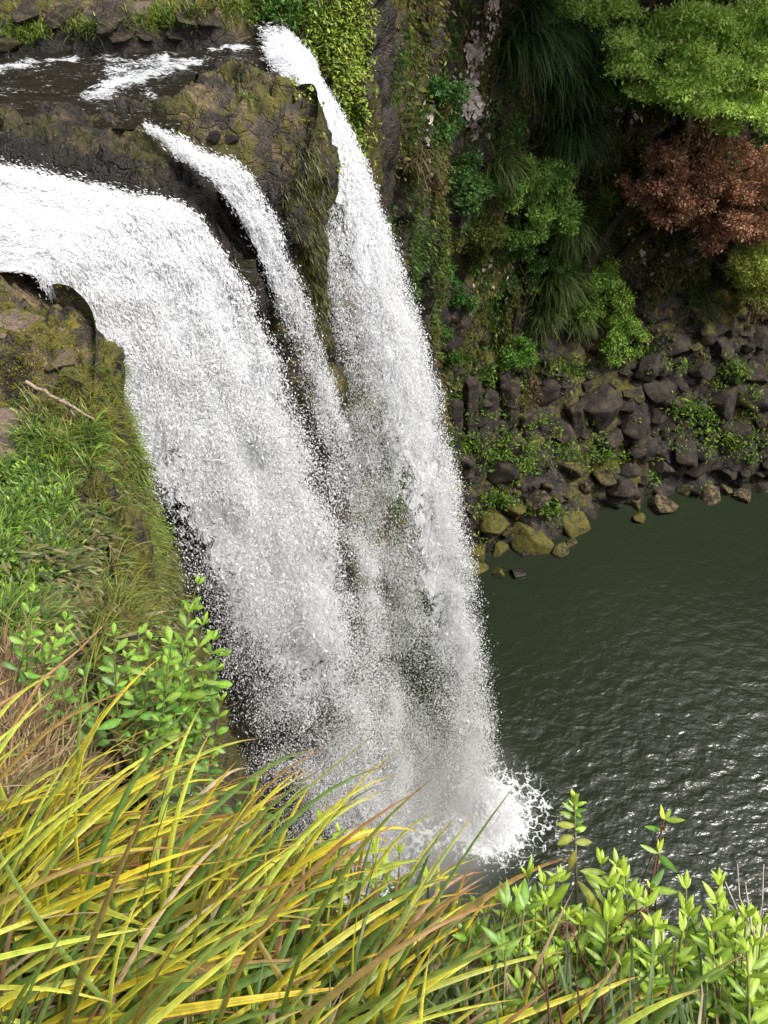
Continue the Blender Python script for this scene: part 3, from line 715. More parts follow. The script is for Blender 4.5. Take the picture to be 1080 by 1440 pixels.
tree('hanging_bush', 'bush', 'bright green bush hanging down onto the boulders beside the trailing grasses',
     px_blobs([(850, 395, 20), (840, 420, 22), (870, 430, 24), (885, 460, 22), (865, 480, 18), (895, 490, 12), (825, 440, 14)], 1.1, r, .9, sub=6), 13000, .10,
     [(.20, .33, .06), (.28, .42, .09), (.12, .21, .04)], wbase(850, 400), BR, 37, up=.4, droop=.6, r0=.08, shell=.4)
tree('bush', 'bush', 'yellow-green bush at the right edge above the boulder slope',
     px_blobs([(1050, 375, 24), (1070, 355, 22), (1035, 395, 20), (1070, 400, 26), (1085, 380, 26)], 1.5, r, .7, sub=6), 14000, .09,
     [(.32, .36, .09), (.40, .44, .12), (.20, .24, .05)], wbase(1050, 430), BR, 38, up=.7, r0=.1, shell=.4)
for (lst, n, cols, lab, sd, L) in (
    ([(650, 235, 20), (670, 250, 18), (635, 255, 15), (685, 270, 14), (655, 280, 16)], 8000, [(.08, .17, .05), (.12, .23, .07), (.05, .10, .03)], 'green shrub on the cliff right of the tall fall, below the pale lichen', 41, .12),
    ([(620, 130, 22), (632, 160, 20), (620, 185, 14)], 6000, [(.06, .15, .04), (.09, .2, .06), (.04, .08, .03)], 'dusty green shrub clinging left of the pale lichen', 42, .08),
    ([(655, 335, 24), (690, 325, 15), (630, 345, 18), (665, 350, 20)], 8000, [(.08, .10, .02), (.11, .13, .03), (.05, .06, .015)], 'olive feathery shrub on a ledge of the cliff', 43, .09),
    ([(620, 385, 16), (640, 415, 15), (660, 430, 10)], 4500, [(.06, .16, .04), (.09, .22, .05)], 'small green shrub low beside the tall fall', 44, .10),
    ([(720, 500, 20), (735, 490, 13), (708, 508, 15)], 5500, [(.11, .24, .04), (.16, .30, .06), (.08, .15, .03)], 'pale green tuft of a shrub on top of the rock columns', 45, .09),
    ([(620, 470, 16), (612, 495, 15), (640, 505, 12)], 4500, [(.06, .13, .03), (.10, .19, .05)], 'small shrub half hidden by the spray of the tall fall', 46, .09),
    ([(835, 285, 22), (850, 310, 18), (820, 310, 16)], 7000, [(.07, .11, .02), (.10, .14, .03), (.05, .08, .015)], 'olive green bush between the round bush and the red-brown tree', 47, .08),
    ([(765, 75, 18), (790, 95, 22), (820, 110, 16), (760, 105, 15)], 8000, [(.03, .06, .02), (.05, .09, .025), (.02, .04, .015)], 'dark feathery shrub among the hanging grasses', 48, .08)):
    tree('shrub', 'shrub', lab, px_blobs(lst, .7, r, .7, sub=5), n, L, cols, wbase(lst[0][0], lst[0][1]+12), BR, sd, up=.5, r0=.05, shell=.4, limbs=4)
# hanging long-leaved tufts
def hang_tuft(u, v, n, L, cols, label, seed, off=.5, W=.028, spread=.5, bend=2.2):
    L = L*.84
    r = np.random.default_rng(seed); p, nn = surf(u, v, (0,)); p = p+nrm(CAM-p)*off
    P = p+r.normal(size=(n, 3))*np.array([.16, .14, .12])*(1+L*.25)
    T = nrm(nn*.8+r.normal(size=(n, 3))*spread+np.array([0, 0, .55]))
    c = pick(cols, n, r)*np.exp(r.normal(size=(n, 1))*.3)
    o = put('hanging_grass', ribbons(P, T, L*r.uniform(.55, 1.1, n), W*r.uniform(.7, 1.2, n), bend*r.uniform(.8, 1.15, n), 7, 'blade', .3, 1, (c, c*1.15), seed), FARLEAF, None, p)
    tag(o, label, 'grass', 'long-leaved tufts hanging on the far cliff'); return o
DG = [(.03, .06, .022), (.05, .09, .03), (.07, .115, .04), (.02, .042, .016)]
OG = [(.06, .09, .02), (.08, .12, .03), (.04, .07, .02), (.10, .12, .04)]
for a in ((728, 62, 420, 3.3, DG, 'long dark tuft trailing furthest left in the dark upper hanging grasses', 51), (788, 45, 420, 3.0, DG, 'dark tuft near the top edge above the longest curtain of hanging grass', 52),
          (775, 120, 520, 3.6, DG, 'longest dark curtain of hanging grass in the middle of the upper cliff', 53), (815, 70, 380, 2.9, DG, 'dark hanging tuft beside the small mid green tree', 54),
          (745, 12, 260, 2.0, DG, 'dark tuft cut by the top edge', 55), (800, 190, 400, 2.6, DG, 'dark tuft falling behind the round green bush', 56), (800, 325, 300, 2.0, OG, 'olive tuft right of the darker green bush', 57),
          (775, 400, 480, 2.7, OG, 'big olive tuft hanging under the darker green bush', 58), (760, 450, 360, 1.9, OG, 'lowest olive tuft just above the rock columns', 59), (812, 455, 220, 1.5, OG, 'small yellow-green tuft at the foot of the hanging bush', 60),
          (700, 235, 220, 1.8, OG, 'brown-green tuft hanging left of the round green bush', 61), (588, 225, 160, .9, [(.10, .085, .04), (.07, .06, .03), (.13, .10, .05)], 'dry brown tuft hanging beside the tall fall', 62)):
    hang_tuft(*a)
# leaning trunks on the wall
for (pts, r0, r1, lab) in (([(810, 400), (840, 350), (872, 300), (900, 250), (925, 210)], .24, .12, 'thick bare trunk leaning right towards the red-brown tree'),
                           ([(722, 470), (727, 430), (738, 380), (742, 330)], .07, .05, 'thin pale trunk below the darker green bush'),
                           ([(800, 190), (830, 165), (850, 140)], .09, .06, 'short bare branch sticking out of the dark hanging grasses')):
    q = np.array([surf(u, v, (0,))[0]+nrm(CAM-surf(u, v, (0,))[0])*.45 for u, v in pts]); Q, _ = resample(q, .3)
    o = put('bare_trunk', tube(Q, np.linspace(r0, r1, len(Q)), 7, (.05, .038, .028)), BARK, None, Q[0]); tag(o, lab, 'trunk')
# mat of small plants over the rock
r = np.random.default_rng(77)
m_ = (fV[:, 2] > 4) & (fV[:, 2] < 31) & (fV[:, 0] > -.5) & (fV[:, 0] < 25)
idx = np.flatnonzero(m_); k = r.choice(idx, 380000)
P = fV[k]+r.normal(size=(len(k), 3))*.09; NN = nrm(fN[k])
dn = fbm(P*.55, 4, 55)+.35*fbm(P*1.7, 3, 56)
thr = -.22+.40*sstep(9, 5.5, P[:, 2])*sstep(2, 6, P[:, 0])+.15*sstep(4, .5, P[:, 0])
m_ = dn+r.normal(size=len(P))*.06 > thr; P, NN = P[m_], NN[m_]
n = len(P); hue = fbm(P*.35, 3, 58)+.4*r.normal(size=n)*.5
cA, cB, cC = np.array((.060, .110, .026)), np.array((.13, .140, .032)), np.array((.125, .082, .045))
c = np.where((hue < -.05)[:, None], cA, np.where((hue < .33)[:, None], cB*.8, cC))*np.exp(r.normal(size=(n, 1))*.35)
Lr = .115*np.exp(r.normal(size=n)*.35)*np.clip((P[:, 1]-8)/16, .5, 1)
D = nrm(NN*.5+r.normal(size=(n, 3))*.5+np.array([0, 0, -.5])); q1 = quads(P+NN*(r.random(n)*.18)[:, None], D, NN+r.normal(size=(n, 3))*.5, Lr*1.3, Lr*.5, c)
o = put('creepers', q1, FARLEAF, None, None, 'stuff'); tag(o, 'mat of creepers, moss and small ferns covering the far cliff', 'ground cover')
print('wall plants', n, time.time()-T0)

Pl = []
for (u0, v0, su, sv, k) in ((668, 80, 7, 16, 260), (655, 140, 9, 14, 260), (668, 165, 8, 14, 220), (690, 20, 6, 20, 120), (645, 120, 4, 10, 70), (775, 35, 10, 14, 90), (860, 70, 14, 12, 120), (880, 150, 10, 14, 110), (600, 190, 8, 40, 60), (905, 330, 20, 30, 90), (700, 390, 20, 20, 50)):
    for _ in range(k//2):
        p, n = surf(u0+r.normal()*su*.9, v0+r.normal()*sv, (0,))
        if p is not None: Pl.append((p, n))
P = np.array([a for a, b in Pl]); NN = np.array([b for a, b in Pl]); n = len(P); c = pick([(.42, .36, .33), (.52, .47, .44), (.33, .27, .25)], n, r)
L_ = .16*np.exp(r.normal(size=n)*.4)
q = quads(P+NN*.10, np.cross(NN, r.normal(size=(n, 3))), NN+r.normal(size=(n, 3))*.2, L_, L_*.8, c)
o = put('lichen', q, BARK, None, None, 'stuff'); tag(o, 'pale pinkish lichen crusts on the far cliff', 'lichen')
# ------------------------------------------------------------------ boulders
import bmesh
def boulder_mesh(seed, cuts=13, sub=4, rnd=.05):
    r = np.random.default_rng(seed); bm = bmesh.new(); bmesh.ops.create_icosphere(bm, subdivisions=sub, radius=1)
    V = np.array([v.co[:] for v in bm.verts]); F = np.array([[v.index for v in f.verts] for f in bm.faces]); bm.free()
    for _ in range(cuts):
        nn = nrm(r.normal(size=3)); d = r.uniform(.45, .78); k = V@nn-d
        V = V-nn[None]*(np.maximum(k, 0)*.96)[:, None]
    V = V*(1+rnd*fbm(V*1.6+seed, 4, seed)[:, None]+.03*fbm(V*5+seed, 4, seed)[:, None])
    V = V/np.abs(V).max(0)
    return V, F
BSH = [boulder_mesh(500+i) for i in range(12)]
def moss_mat_col(n, moss, wet, lt): return np.tile(np.array([moss, wet, lt]), (n, 1))
BM = {}
def bmesh_variant(i, kind):
    if (i, kind) not in BM:
        V, F = BSH[i]; mo, we, li = {'dark': (.12, .12, .1), 'mossy': (.62, .2, .25), 'pale': (.12, .0, .7), 'wet': (.15, .9, 0), 'green': (.4, .1, .2)}[kind]
        BM[(i, kind)] = mesh('boulder', V, F, BOULD, moss_mat_col(len(V), mo, we, li))
    return BM[(i, kind)]
def boulder(p, R, kind, label, seed, cat='boulder', group='boulders heaped along the far bank', tall=1.0):
    r = np.random.default_rng(seed); o = link('boulder', bmesh_variant(seed % 12, kind), None, p)
    o.scale = (R*r.uniform(.95, 1.2), R*r.uniform(.75, 1.0), R*r.uniform(.62, .85)*tall)
    o.rotation_euler = (r.uniform(-.35, .35), r.uniform(-.35, .35), r.uniform(0, 6.28))
    tag(o, label, cat, group); return o
FW = np.array([0, math.cos(PITCH), -math.sin(PITCH)])
def place_px(u, v, rp, kind, label, seed, tall=1.0, sink=.35, zmin=None, group='boulders heaped along the far bank'):
    p, n = surf(u, v, (0,))
    w = at_z(u, v, 0.05)
    if p is None or p[2] < .15 or (w[1] < p[1]): p, n = w, np.array([0, 0, 1.])
    R = rp*((p-CAM)@FW)/FPX
    return boulder(p+n*R*.08-np.array([0, 0, R*sink*.4]), R, kind, label, seed, tall=tall, group=group), p, R
KEY = [(745, 757, 34, 'mossy', 'large block coated in olive moss at the left corner of the waterline', 3), (808, 735, 25, 'mossy', 'olive mossy block right beside the largest mossy one at the water', 5),
       (690, 728, 30, 'mossy', 'broad moss-stained boulder behind the mossy blocks, nearest the tall fall', 7), (669, 772, 21, 'mossy', 'upper of two mossy boulders at the edge of the spray', 8),
       (668, 796, 20, 'mossy', 'lower of two mossy boulders at the edge of the spray', 9), (703, 773, 13, 'mossy', 'small round mossy stone standing in the water left of the largest mossy block', 10),
       (702, 806, 12, 'mossy', 'small mossy stone furthest out in the pool', 11), (786, 771, 15, 'green', 'pointed brown stone between the two mossy blocks', 12), (727, 808, 12, 'wet', 'dark wet stone just under the water near the spray', 13),
       (714, 747, 12, 'green', 'small stone wedged behind the largest mossy block', 14), (803, 765, 10, 'green', 'small brown stone below the right mossy block', 15),
       (930, 710, 22, 'pale', 'pale grey boulder at the waterline under the dark domed boulder', 16), (930, 685, 24, 'dark', 'dark domed boulder sitting on the pale grey one', 17), (997, 700, 19, 'pale', 'rounded pale stone with a green foot at the waterline', 18),
       (900, 728, 11, 'mossy', 'small mossy stone standing alone off the bank', 19), (1046, 698, 15, 'pale', 'pale stone at the waterline near the right edge', 20), (1018, 688, 14, 'pale', 'small pale stone between two larger pale stones', 21),
       (875, 688, 20, 'dark', 'dark upright boulder at the inner corner of the bank', 22), (893, 706, 14, 'green', 'brown stone at the waterline left of the pale grey boulder', 23), (965, 690, 18, 'green', 'tan flat boulder at the waterline between pale stones', 24),
       (1072, 686, 14, 'dark', 'dark stone cut by the right edge at the waterline', 25), (985, 655, 30, 'dark', 'long dark slab leaning down towards the water', 26), (960, 630, 30, 'dark', 'large dark flat-faced boulder above the leaning slab', 27),
       (838, 572, 34, 'dark', 'tallest dark boulder, standing upright left of the slope', 28), (912, 514, 27, 'dark', 'dark boulder right under the hanging green bush', 29), (928, 545, 30, 'dark', 'broad dark boulder with white blotches beside it', 30),
       (945, 480, 26, 'dark', 'dark boulder at the top of the slope beside dry leaves', 31), (1018, 486, 28, 'dark', 'big dark boulder high on the slope', 32), (1015, 560, 32, 'dark', 'huge dark boulder in the middle of the right slope', 33),
       (895, 600, 24, 'dark', 'upright dark boulder in the middle of the slope', 34), (926, 655, 22, 'dark', 'dark boulder just above the domed one', 35), (700, 665, 36, 'dark', 'long low brown slab above the moss-stained boulder', 36),
       (855, 615, 22, 'dark', 'dark boulder below the tallest one', 37), (1065, 560, 24, 'dark', 'dark boulder high at the right edge', 38), (1060, 520, 26, 'dark', 'dark boulder at the right edge under another', 39), (950, 565, 18, 'dark', 'squat boulder below the blotched one', 40),
       (850, 668, 18, 'green', 'brown stone behind the inner corner of the bank', 41), (800, 690, 17, 'green', 'brown stone on the low bank between mossy blocks and corner', 42), (1000, 610, 16, 'green', 'half buried stone among the green plants', 43), (765, 550, 26, 'dark', 'dark rounded boulder under the pale green tuft', 44), (790, 600, 24, 'dark', 'brown boulder in the middle of the left slope', 45)]
taken = []
for (u, v, rp, kind, lab, sd) in KEY:
    o, p, R = place_px(u, v, rp, kind, lab, sd, tall=1.5 if 'upright' in lab or 'tallest' in lab else 1.0); taken.append((u, v, rp))
# standing basalt columns at the foot of the wall by the fall
def column(u, v, rp, hp, label, seed, tilt):
    r = np.random.default_rng(seed); p, n = surf(u, v, (0,)); R = rp*((p-CAM)@FW)/FPX
    k = 6; zz = np.linspace(-1, 1, 26); th = np.arange(k)/k*2*PI+r.uniform(0, 1); th = np.sort(th+r.normal(size=k)*.15)
    th2 = np.concatenate([np.linspace(th[i], th[(i+1) % k]+(2*PI if i == k-1 else 0), 5, endpoint=False) for i in range(k)])
    pc = np.stack([np.cos(th), np.sin(th)], 1)*r.uniform(.85, 1.1, (k, 1)); ring = np.concatenate([pc[i]+(pc[(i+1) % k]-pc[i])*np.linspace(0, 1, 5, endpoint=False)[:, None] for i in range(k)])
    prof = np.minimum(1, ((1-np.abs(zz))*7+.0))**.5; prof[0] = prof[-1] = .02
    V = np.stack([ring[None, :, 0]*prof[:, None], ring[None, :, 1]*prof[:, None], np.repeat(zz[:, None], 30, 1)*hp/rp], -1).reshape(-1, 3)
    V = V+nrm(V)*(.12*fbm(V*1.3+seed, 3, seed)+.05*fbm(V*5, 3, seed+1))[:, None]
    V[:, 0] += .10*np.floor(V[:, 2]*1.1+seed*.3)%.3*.3
    i = np.arange(25)[:, None]*30; j = np.arange(30)[None]; j2 = (j+1) % 30
    F = np.stack([i+j, i+j2, i+30+j2, i+30+j], -1).reshape(-1, 4)
    o = link('rock_column', mesh('rock_column', V*R, F, BOULD, moss_mat_col(len(V), .15, .15, .15)), None, p-n*R*.25); o.rotation_euler = (tilt[0], tilt[1], r.uniform(0, 1))
    tag(o, label, 'rock', 'basalt columns at the foot of the cliff')
for a in ((660, 570, 15, 46, 'leftmost basalt column, behind the edge of the spray', 1, (-.25, .18)), (690, 585, 15, 42, 'second basalt column from the spray', 2, (-.3, .12)), (716, 570, 18, 36, 'broad basalt column under the pale green tuft', 3, (-.3, .05)),
          (740, 600, 18, 28, 'short basalt column with a broken top', 4, (-.35, 0)), (676, 630, 14, 24, 'low stub of basalt between columns and brown slab', 5, (-.3, .2)), (640, 600, 13, 44, 'basalt column veiled by the spray of the tall fall', 6, (-.2, .2)), (815, 590, 17, 26, 'leaning basalt column left of the tallest boulder', 7, (-.4, -.1))):
    column(*a)
r = np.random.default_rng(5); cnt = 0; tries = 0
zones = lambda u, v: ('upper' if v < 560 else 'middle' if v < 640 else 'lower')+' '+('left' if u < 780 else 'centre' if u < 930 else 'right')
while cnt < 190 and tries < 9000:
    tries += 1
    u = r.uniform(640, 1130); v = r.uniform(455, 790); rp = float(np.clip(r.lognormal(2.82, .36), 9, 30))
    top = 505 if u < 890 else 455+0*(u-890); bot = 800-(u-640)*.62 if u < 850 else 690
    if v < top+rp*.5 or v > bot: continue
    if any((u-a)**2+(v-b)**2 < ((rp+c)*.78)**2 for a, b, c in taken): continue
    kind = 'mossy' if (u < 780 and v > 700 and r.random() < .6) else 'green' if r.random() < .25 else 'pale' if (v > 680 and r.random() < .4) else 'dark'
    z = zones(u, v); word = {'mossy': 'mossy', 'green': 'moss-flecked brown', 'pale': 'pale grey', 'dark': 'dark basalt'}[kind]; sz = 'small' if rp < 12 else 'middling' if rp < 17 else 'large'
    place_px(u, v, rp, kind, f'{sz} {word} boulder in the {z} of the rock slope', 1000+tries, group=f'boulders in the {z} of the rock slope'); taken.append((u, v, rp)); cnt += 1
print('boulders', cnt, tries, time.time()-T0)
# green tufts between the boulders
Pp = []
for _ in range(6000):
    u = r.uniform(640, 1090); v = r.uniform(500, 760)
    if fbm(np.array([[u*.03, v*.04, 0]]), 2, 33)[0] < .36: continue
    p, n = surf(u, v, (0,))
    if p is None or p[2] < .4 or (u < 860 and v > 795-(u-640)*.6): continue
    Pp.append(p)
for (u0, v0, s) in ((1010, 610, 28), (1040, 620, 20), (985, 585, 16), (730, 620, 26), (700, 640, 16), (740, 655, 12), (770, 715, 14), (800, 640, 20), (850, 640, 16), (960, 575, 10), (800, 520, 16), (1030, 525, 10), (700, 700, 12), (660, 625, 14)):
    for _ in range(90):
        p, n = surf(u0+r.normal()*s, v0+r.normal()*s*.5, (0,))
        if p is not None and p[2] > .3: Pp.append(p)
P = np.repeat(np.array(Pp), 4, 0); n = len(P); P = P+r.normal(size=P.shape)*.10+np.array([0, -.25, .30])
c = pick([(.10, .20, .03), (.16, .28, .04), (.20, .26, .05), (.07, .13, .03)], n, r)*np.exp(r.normal(size=(n, 1))*.25)
L_ = .15*np.exp(r.normal(size=n)*.3)
q = quads(P, r.normal(size=(n, 3))*.7+np.array([0, -.3, .5]), np.array([0, -.4, 1.0])+r.normal(size=(n, 3))*.4, L_, L_*.42, c)
o = put('small_plants', q, FARLEAF, None, None, 'stuff'); tag(o, 'small bright green plants growing between the boulders', 'ground cover')
# ------------------------------------------------------------------ plants on the near bank and round the lip
class Acc:
    def __init__(s): s.p = []; s.n = []
    def region(s, u0, v0, su, sv, n, which=(1, 2), box=False, r=None):
        for _ in range(n):
            u, v = (u0+r.uniform(-1, 1)*su, v0+r.uniform(-1, 1)*sv) if box else (u0+r.normal()*su, v0+r.normal()*sv)
            p, nn = surf(u, v, which)
            if p is not None: s.p.append(p); s.n.append(nn)
        return s
    def get(s): return np.array(s.p), np.array(s.n)
# weathered mossy blocks along the brink of the near cliff
q9 = np.random.default_rng(31); RV = []
RL, _ = resample(RIM[9:16], .36)
words = ['brown ledge block', 'upright brown block', 'moss-streaked block', 'squat mossy block', 'low mossy block', 'rounded mossy block', 'overgrown block', 'small mossy block', 'mossy hump', 'grassy hump', 'low grassy hump', 'fern-grown hump', 'small dark block', 'last mossy block']
for k, p in enumerate(RL[::-1][:17]):
    if k < 3: continue
    V, F = boulder_mesh(700+k, 9, 5, .10); R = q9.uniform(.26, .44)*(1-.02*k); hue = (.25, .2, .5) if k < 3 else (.62, .15, .3)
    V = V*np.array([R*.8, R*1.1, R*q9.uniform(.7, 1.5)]); V = V+nrm(V)*(.05*fbm(V*6+k, 4, k))[:, None]
    c = p+np.array([-.10+q9.normal()*.07, q9.normal()*.05, -.22-q9.random()*.3])
    o = link('mossy_rock', mesh('mossy_rock', V, F, ROCK, moss_mat_col(len(V), *hue)), None, c)
    tag(o, (words[k] if k < len(words) else 'mossy stone')+f', {"near the top" if k < 6 else "half way" if k < 11 else "near the bottom"} of the row along the near cliff edge', 'rock', 'mossy blocks along the near cliff edge')
    w = V[q9.choice(len(V), 150)]; RV.append((w+c, nrm(w)))
GRN = [(.11, .21, .026), (.16, .27, .035), (.06, .13, .02), (.21, .29, .045)]
YGR = [(.18, .22, .03), (.23, .22, .04), (.11, .16, .022), (.14, .17, .022)]
MOS = [(.06, .08, .010), (.10, .11, .014), (.04, .055, .008), (.14, .13, .02)]
BRN = [(.17, .11, .05), (.24, .17, .08), (.11, .07, .035), (.14, .13, .05)]
def blades(name, label, acc, rep, L, W, cols, seed, up=.8, out=.6, bend=1.6, kind='stuff', cat='grass', nseg=5, side=.5, mat=None):
    r = np.random.default_rng(seed); P, NN = acc.get(); k = np.repeat(np.arange(len(P)), rep); P = P[k]+r.normal(size=(len(k), 3))*L*.12; NN = NN[k]; n = len(k)
    T = NN*out+np.array([0, 0, up])+r.normal(size=(n, 3))*side
    c = pick(cols, n, r)*np.exp(r.normal(size=(n, 1))*.25)
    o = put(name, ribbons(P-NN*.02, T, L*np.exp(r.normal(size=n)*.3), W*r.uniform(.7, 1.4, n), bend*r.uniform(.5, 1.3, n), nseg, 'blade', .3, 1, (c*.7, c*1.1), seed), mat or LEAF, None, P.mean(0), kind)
    tag(o, label, cat, kind=kind); return o
def herbs(name, label, acc, rep, L, W, cols, seed, shape='leaf', out=.6, up=.5, kind='stuff', cat='plants', bend=.8, lift=.04, side=.7):
    r = np.random.default_rng(seed); P, NN = acc.get(); k = np.repeat(np.arange(len(P)), rep); n = len(k); NN = NN[k]
    P = P[k]+NN*(r.random(n)*lift*2)[:, None]+r.normal(size=(n, 3))*L*.3
    T = NN*out+np.array([0, 0, up])+r.normal(size=(n, 3))*side; c = pick(cols, n, r)*np.exp(r.normal(size=(n, 1))*.22)
    o = put(name, ribbons(P, T, L*np.exp(r.normal(size=n)*.3), W*r.uniform(.7, 1.3, n), bend, 4, shape, .3, 2, (c*.85, c*1.08), seed), LEAF, None, P.mean(0), kind)
    tag(o, label, cat, kind=kind); return o
r = np.random.default_rng(91)
A = lambda: Acc()
a = A().region(70, 640, 75, 34, 420, r=r, box=True).region(40, 750, 45, 35, 260, r=r, box=True).region(110, 680, 40, 50, 300, r=r).region(30, 880, 40, 30, 200, r=r, box=True)
blades('grass', 'green grass covering the near bank left of the main fall', a, 7, .17, .008, GRN+[(.06, .12, .02), (.05, .10, .02)], 1, out=.4, up=.8, bend=1.7)
class PA:
    def get(s): return np.vstack([a for a, b in RV]), np.vstack([b for a, b in RV])
blades('hanging_moss', 'moss and short grass on the blocks of the near cliff edge', PA(), 5, .10, .006, MOS+YGR[2:]+GRN[2:3], 21, out=.8, up=-.1, bend=1.6, cat='moss', side=.4)
a = A().region(100, 600, 40, 20, 150, r=r).region(95, 645, 22, 18, 130, r=r).region(150, 800, 30, 60, 160, r=r).region(160, 880, 30, 50, 120, r=r)
blades('grass', 'dry yellowish grass mixed into the near bank', a, 7, .20, .007, YGR+BRN[:1], 2, out=.4, up=.8, bend=1.9)
a = A().region(195, 560, 14, 40, 260, r=r).region(205, 640, 14, 60, 420, r=r).region(222, 740, 12, 70, 380, r=r).region(180, 520, 8, 14, 80, r=r)
blades('grass', 'bright green grass fringe hanging along the edge beside the main fall', a, 6, .15, .006, GRN+YGR[:2], 3, out=.6, up=.2, bend=2.0)
a = A().region(205, 780, 26, 150, 1200, r=r).region(180, 700, 22, 90, 500, r=r).region(235, 900, 22, 110, 500, r=r).region(280, 1000, 25, 60, 300, r=r).region(200, 1010, 70, 60, 500, r=r)
blades('hanging_moss', 'olive moss and fine roots trailing down the near cliff edge', a, 6, .16, .007, MOS+BRN[3:], 4, out=.35, up=-.5, bend=1.0, cat='moss', side=.35)
a = A().region(55, 480, 55, 50, 350, r=r).region(125, 555, 22, 18, 330, r=r).region(80, 390, 14, 20, 120, r=r).region(25, 510, 25, 25, 220, r=r).region(150, 600, 22, 25, 220, r=r)
blades('moss', 'golden moss cushions on the brown rocks above the near bank', a, 10, .035, .006, [(.24, .21, .02), (.17, .16, .02), (.10, .11, .012), (.30, .26, .04)], 5, out=.8, up=.0, bend=1.2, cat='moss', nseg=3)
a = A().region(50, 730, 50, 90, 620, r=r, box=True).region(20, 650, 20, 20, 100, r=r).region(100, 640, 20, 20, 60, r=r).region(60, 800, 40, 30, 120, r=r).region(75, 690, 40, 30, 200, r=r)
herbs('low_herbs', 'small leafy herbs among the grass of the near bank', a, 4, .060, .022, GRN, 6)
a = A().region(112, 760, 20, 45, 330, r=r).region(85, 840, 30, 32, 330, r=r).region(110, 890, 34, 25, 200, r=r).region(40, 800, 25, 25, 80, r=r)
herbs('fern', 'patch of drooping brown-green fern leaves on the near bank', a, 4, .095, .024, [(.07, .09, .025), (.11, .115, .035), (.05, .07, .02), (.15, .125, .05)], 7, out=.7, up=-.6, side=.3, lift=.06, bend=.7)
a = A().region(200, 930, 60, 90, 500, r=r).region(150, 850, 30, 40, 160, r=r).region(230, 830, 20, 80, 260, r=r)
herbs('creeper_leaves', 'small olive leaves growing down the mossy side of the near cliff', a, 4, .05, .018, [(.07, .10, .022), (.11, .13, .03), (.05, .06, .015), (.13, .10, .04)], 8, out=.6, up=-.5, side=.4)
a = A().region(30, 960, 45, 90, 900, r=r, box=True).region(60, 1080, 60, 60, 500, r=r, box=True)
blades('dead_grass', 'matted tan dead grass on the bank behind the yellow tussocks', a, 8, .14, .005, [(.30, .22, .12), (.38, .29, .17), (.22, .15, .08), (.16, .10, .06)], 9, out=.3, up=-.2, bend=.8, side=.7)
# far side of the river and the hanging strip
a = A().region(420, 15, 50, 16, 420, r=r).region(225, 30, 22, 9, 90, r=r).region(30, 45, 30, 10, 110, r=r).region(120, 40, 14, 8, 35, r=r).region(330, 12, 50, 8, 90, r=r)
blades('grass', 'tufts of green grass on the far river bank', a, 9, .15, .010, GRN+YGR, 10, out=.2, up=.8, bend=1.6)
a = A().region(490, 60, 16, 60, 800, r=r).region(455, 50, 22, 40, 350, r=r).region(497, 150, 9, 50, 300, r=r).region(392, 18, 18, 12, 100, r=r)
herbs('creeper_leaves', 'bright yellow-green creeper hanging down the corner beside the tall fall', a, 5, .06, .035, [(.17, .26, .03), (.24, .31, .04), (.12, .18, .02), (.28, .30, .05)], 11, out=.5, up=-.2)
a = A().region(395, 15, 14, 12, 160, r=r)
herbs('low_bush', 'dark green leafy bush on the far bank above the tall fall', a, 6, .07, .035, [(.06, .14, .03), (.09, .19, .04)], 12, lift=.15)
a = A().region(445, 350, 14, 70, 420, r=r).region(430, 250, 16, 30, 160, r=r).region(455, 420, 10, 40, 200, r=r).region(350, 105, 22, 8, 60, r=r)
blades('hanging_moss', 'dark green moss hanging on the rock face between the middle and tall falls', a, 7, .13, .008, [(.05, .07, .012), (.08, .09, .015), (.035, .045, .01), (.12, .12, .02)], 13, out=.3, up=-.6, bend=.8, cat='moss', side=.3)
a = A().region(345, 135, 4, 4, 6, r=r).region(278, 262, 3, 3, 0, r=r)
blades('grass', 'tiny tuft of grass on top of the mossy rock between the falls', a, 6, .11, .008, GRN, 14, out=.2, up=.7)
print('bank plants', time.time()-T0)

# stones and wood
def stone(u, v, rp, kind, label, seed, sc=(1, 1, 1), which=(1, 2), mat=None, cat='stone', lift=0, name='stone'):
    p, n = surf(u, v, which); R = rp*((p-CAM)@FW)/FPX; V, F = BSH[seed % 12]
    me = mesh(name, V, F, mat or TAN, moss_mat_col(len(V), *kind)); o = link(name, me, None, p+np.array([0, 0, R*lift]))
    r = np.random.default_rng(seed); o.scale = (R*sc[0], R*sc[1], R*sc[2]); o.rotation_euler = (r.uniform(-.3, .3), r.uniform(-.3, .3), r.uniform(0, 6.3)); tag(o, label, cat); return o
PK, _ = boulder_mesh(9, 8); 
stone(22, 137, 16, (0, 0, .6), 'small pinkish stone standing in the shallow river at the left edge', 21, (1.1, .7, .6), mat=TAN)
stone(8, 625, 62, (.05, 0, .5), 'big pinkish brown boulder cut by the left edge above the grass', 22, (.9, 1.2, .8), lift=-.2)
stone(62, 602, 17, (0, .2, 0), 'small dark grey stone beside the pinkish boulder', 23, (1, .8, .6), mat=BOULD)
#stone(168, 545, 26, (.1, .1, .3), 'upright brown ledge stone at the edge of the near cliff', 24, (.5, 1.3, 1.3), lift=-.3)
stone(302, 190, 17, (0, .6, 0), 'left of two dark purple stones set in the mossy rock', 25, (1, .8, .5), mat=BOULD)
stone(325, 196, 12, (0, .6, 0), 'right of two dark purple stones set in the mossy rock', 26, (1, .8, .5), mat=BOULD)
stone(60, 400, 40, (.1, .1, .6), 'wide flat brown rock at the left edge below the white cascade', 27, (1.3, 1.0, .35), lift=-.3, mat=ROCK)
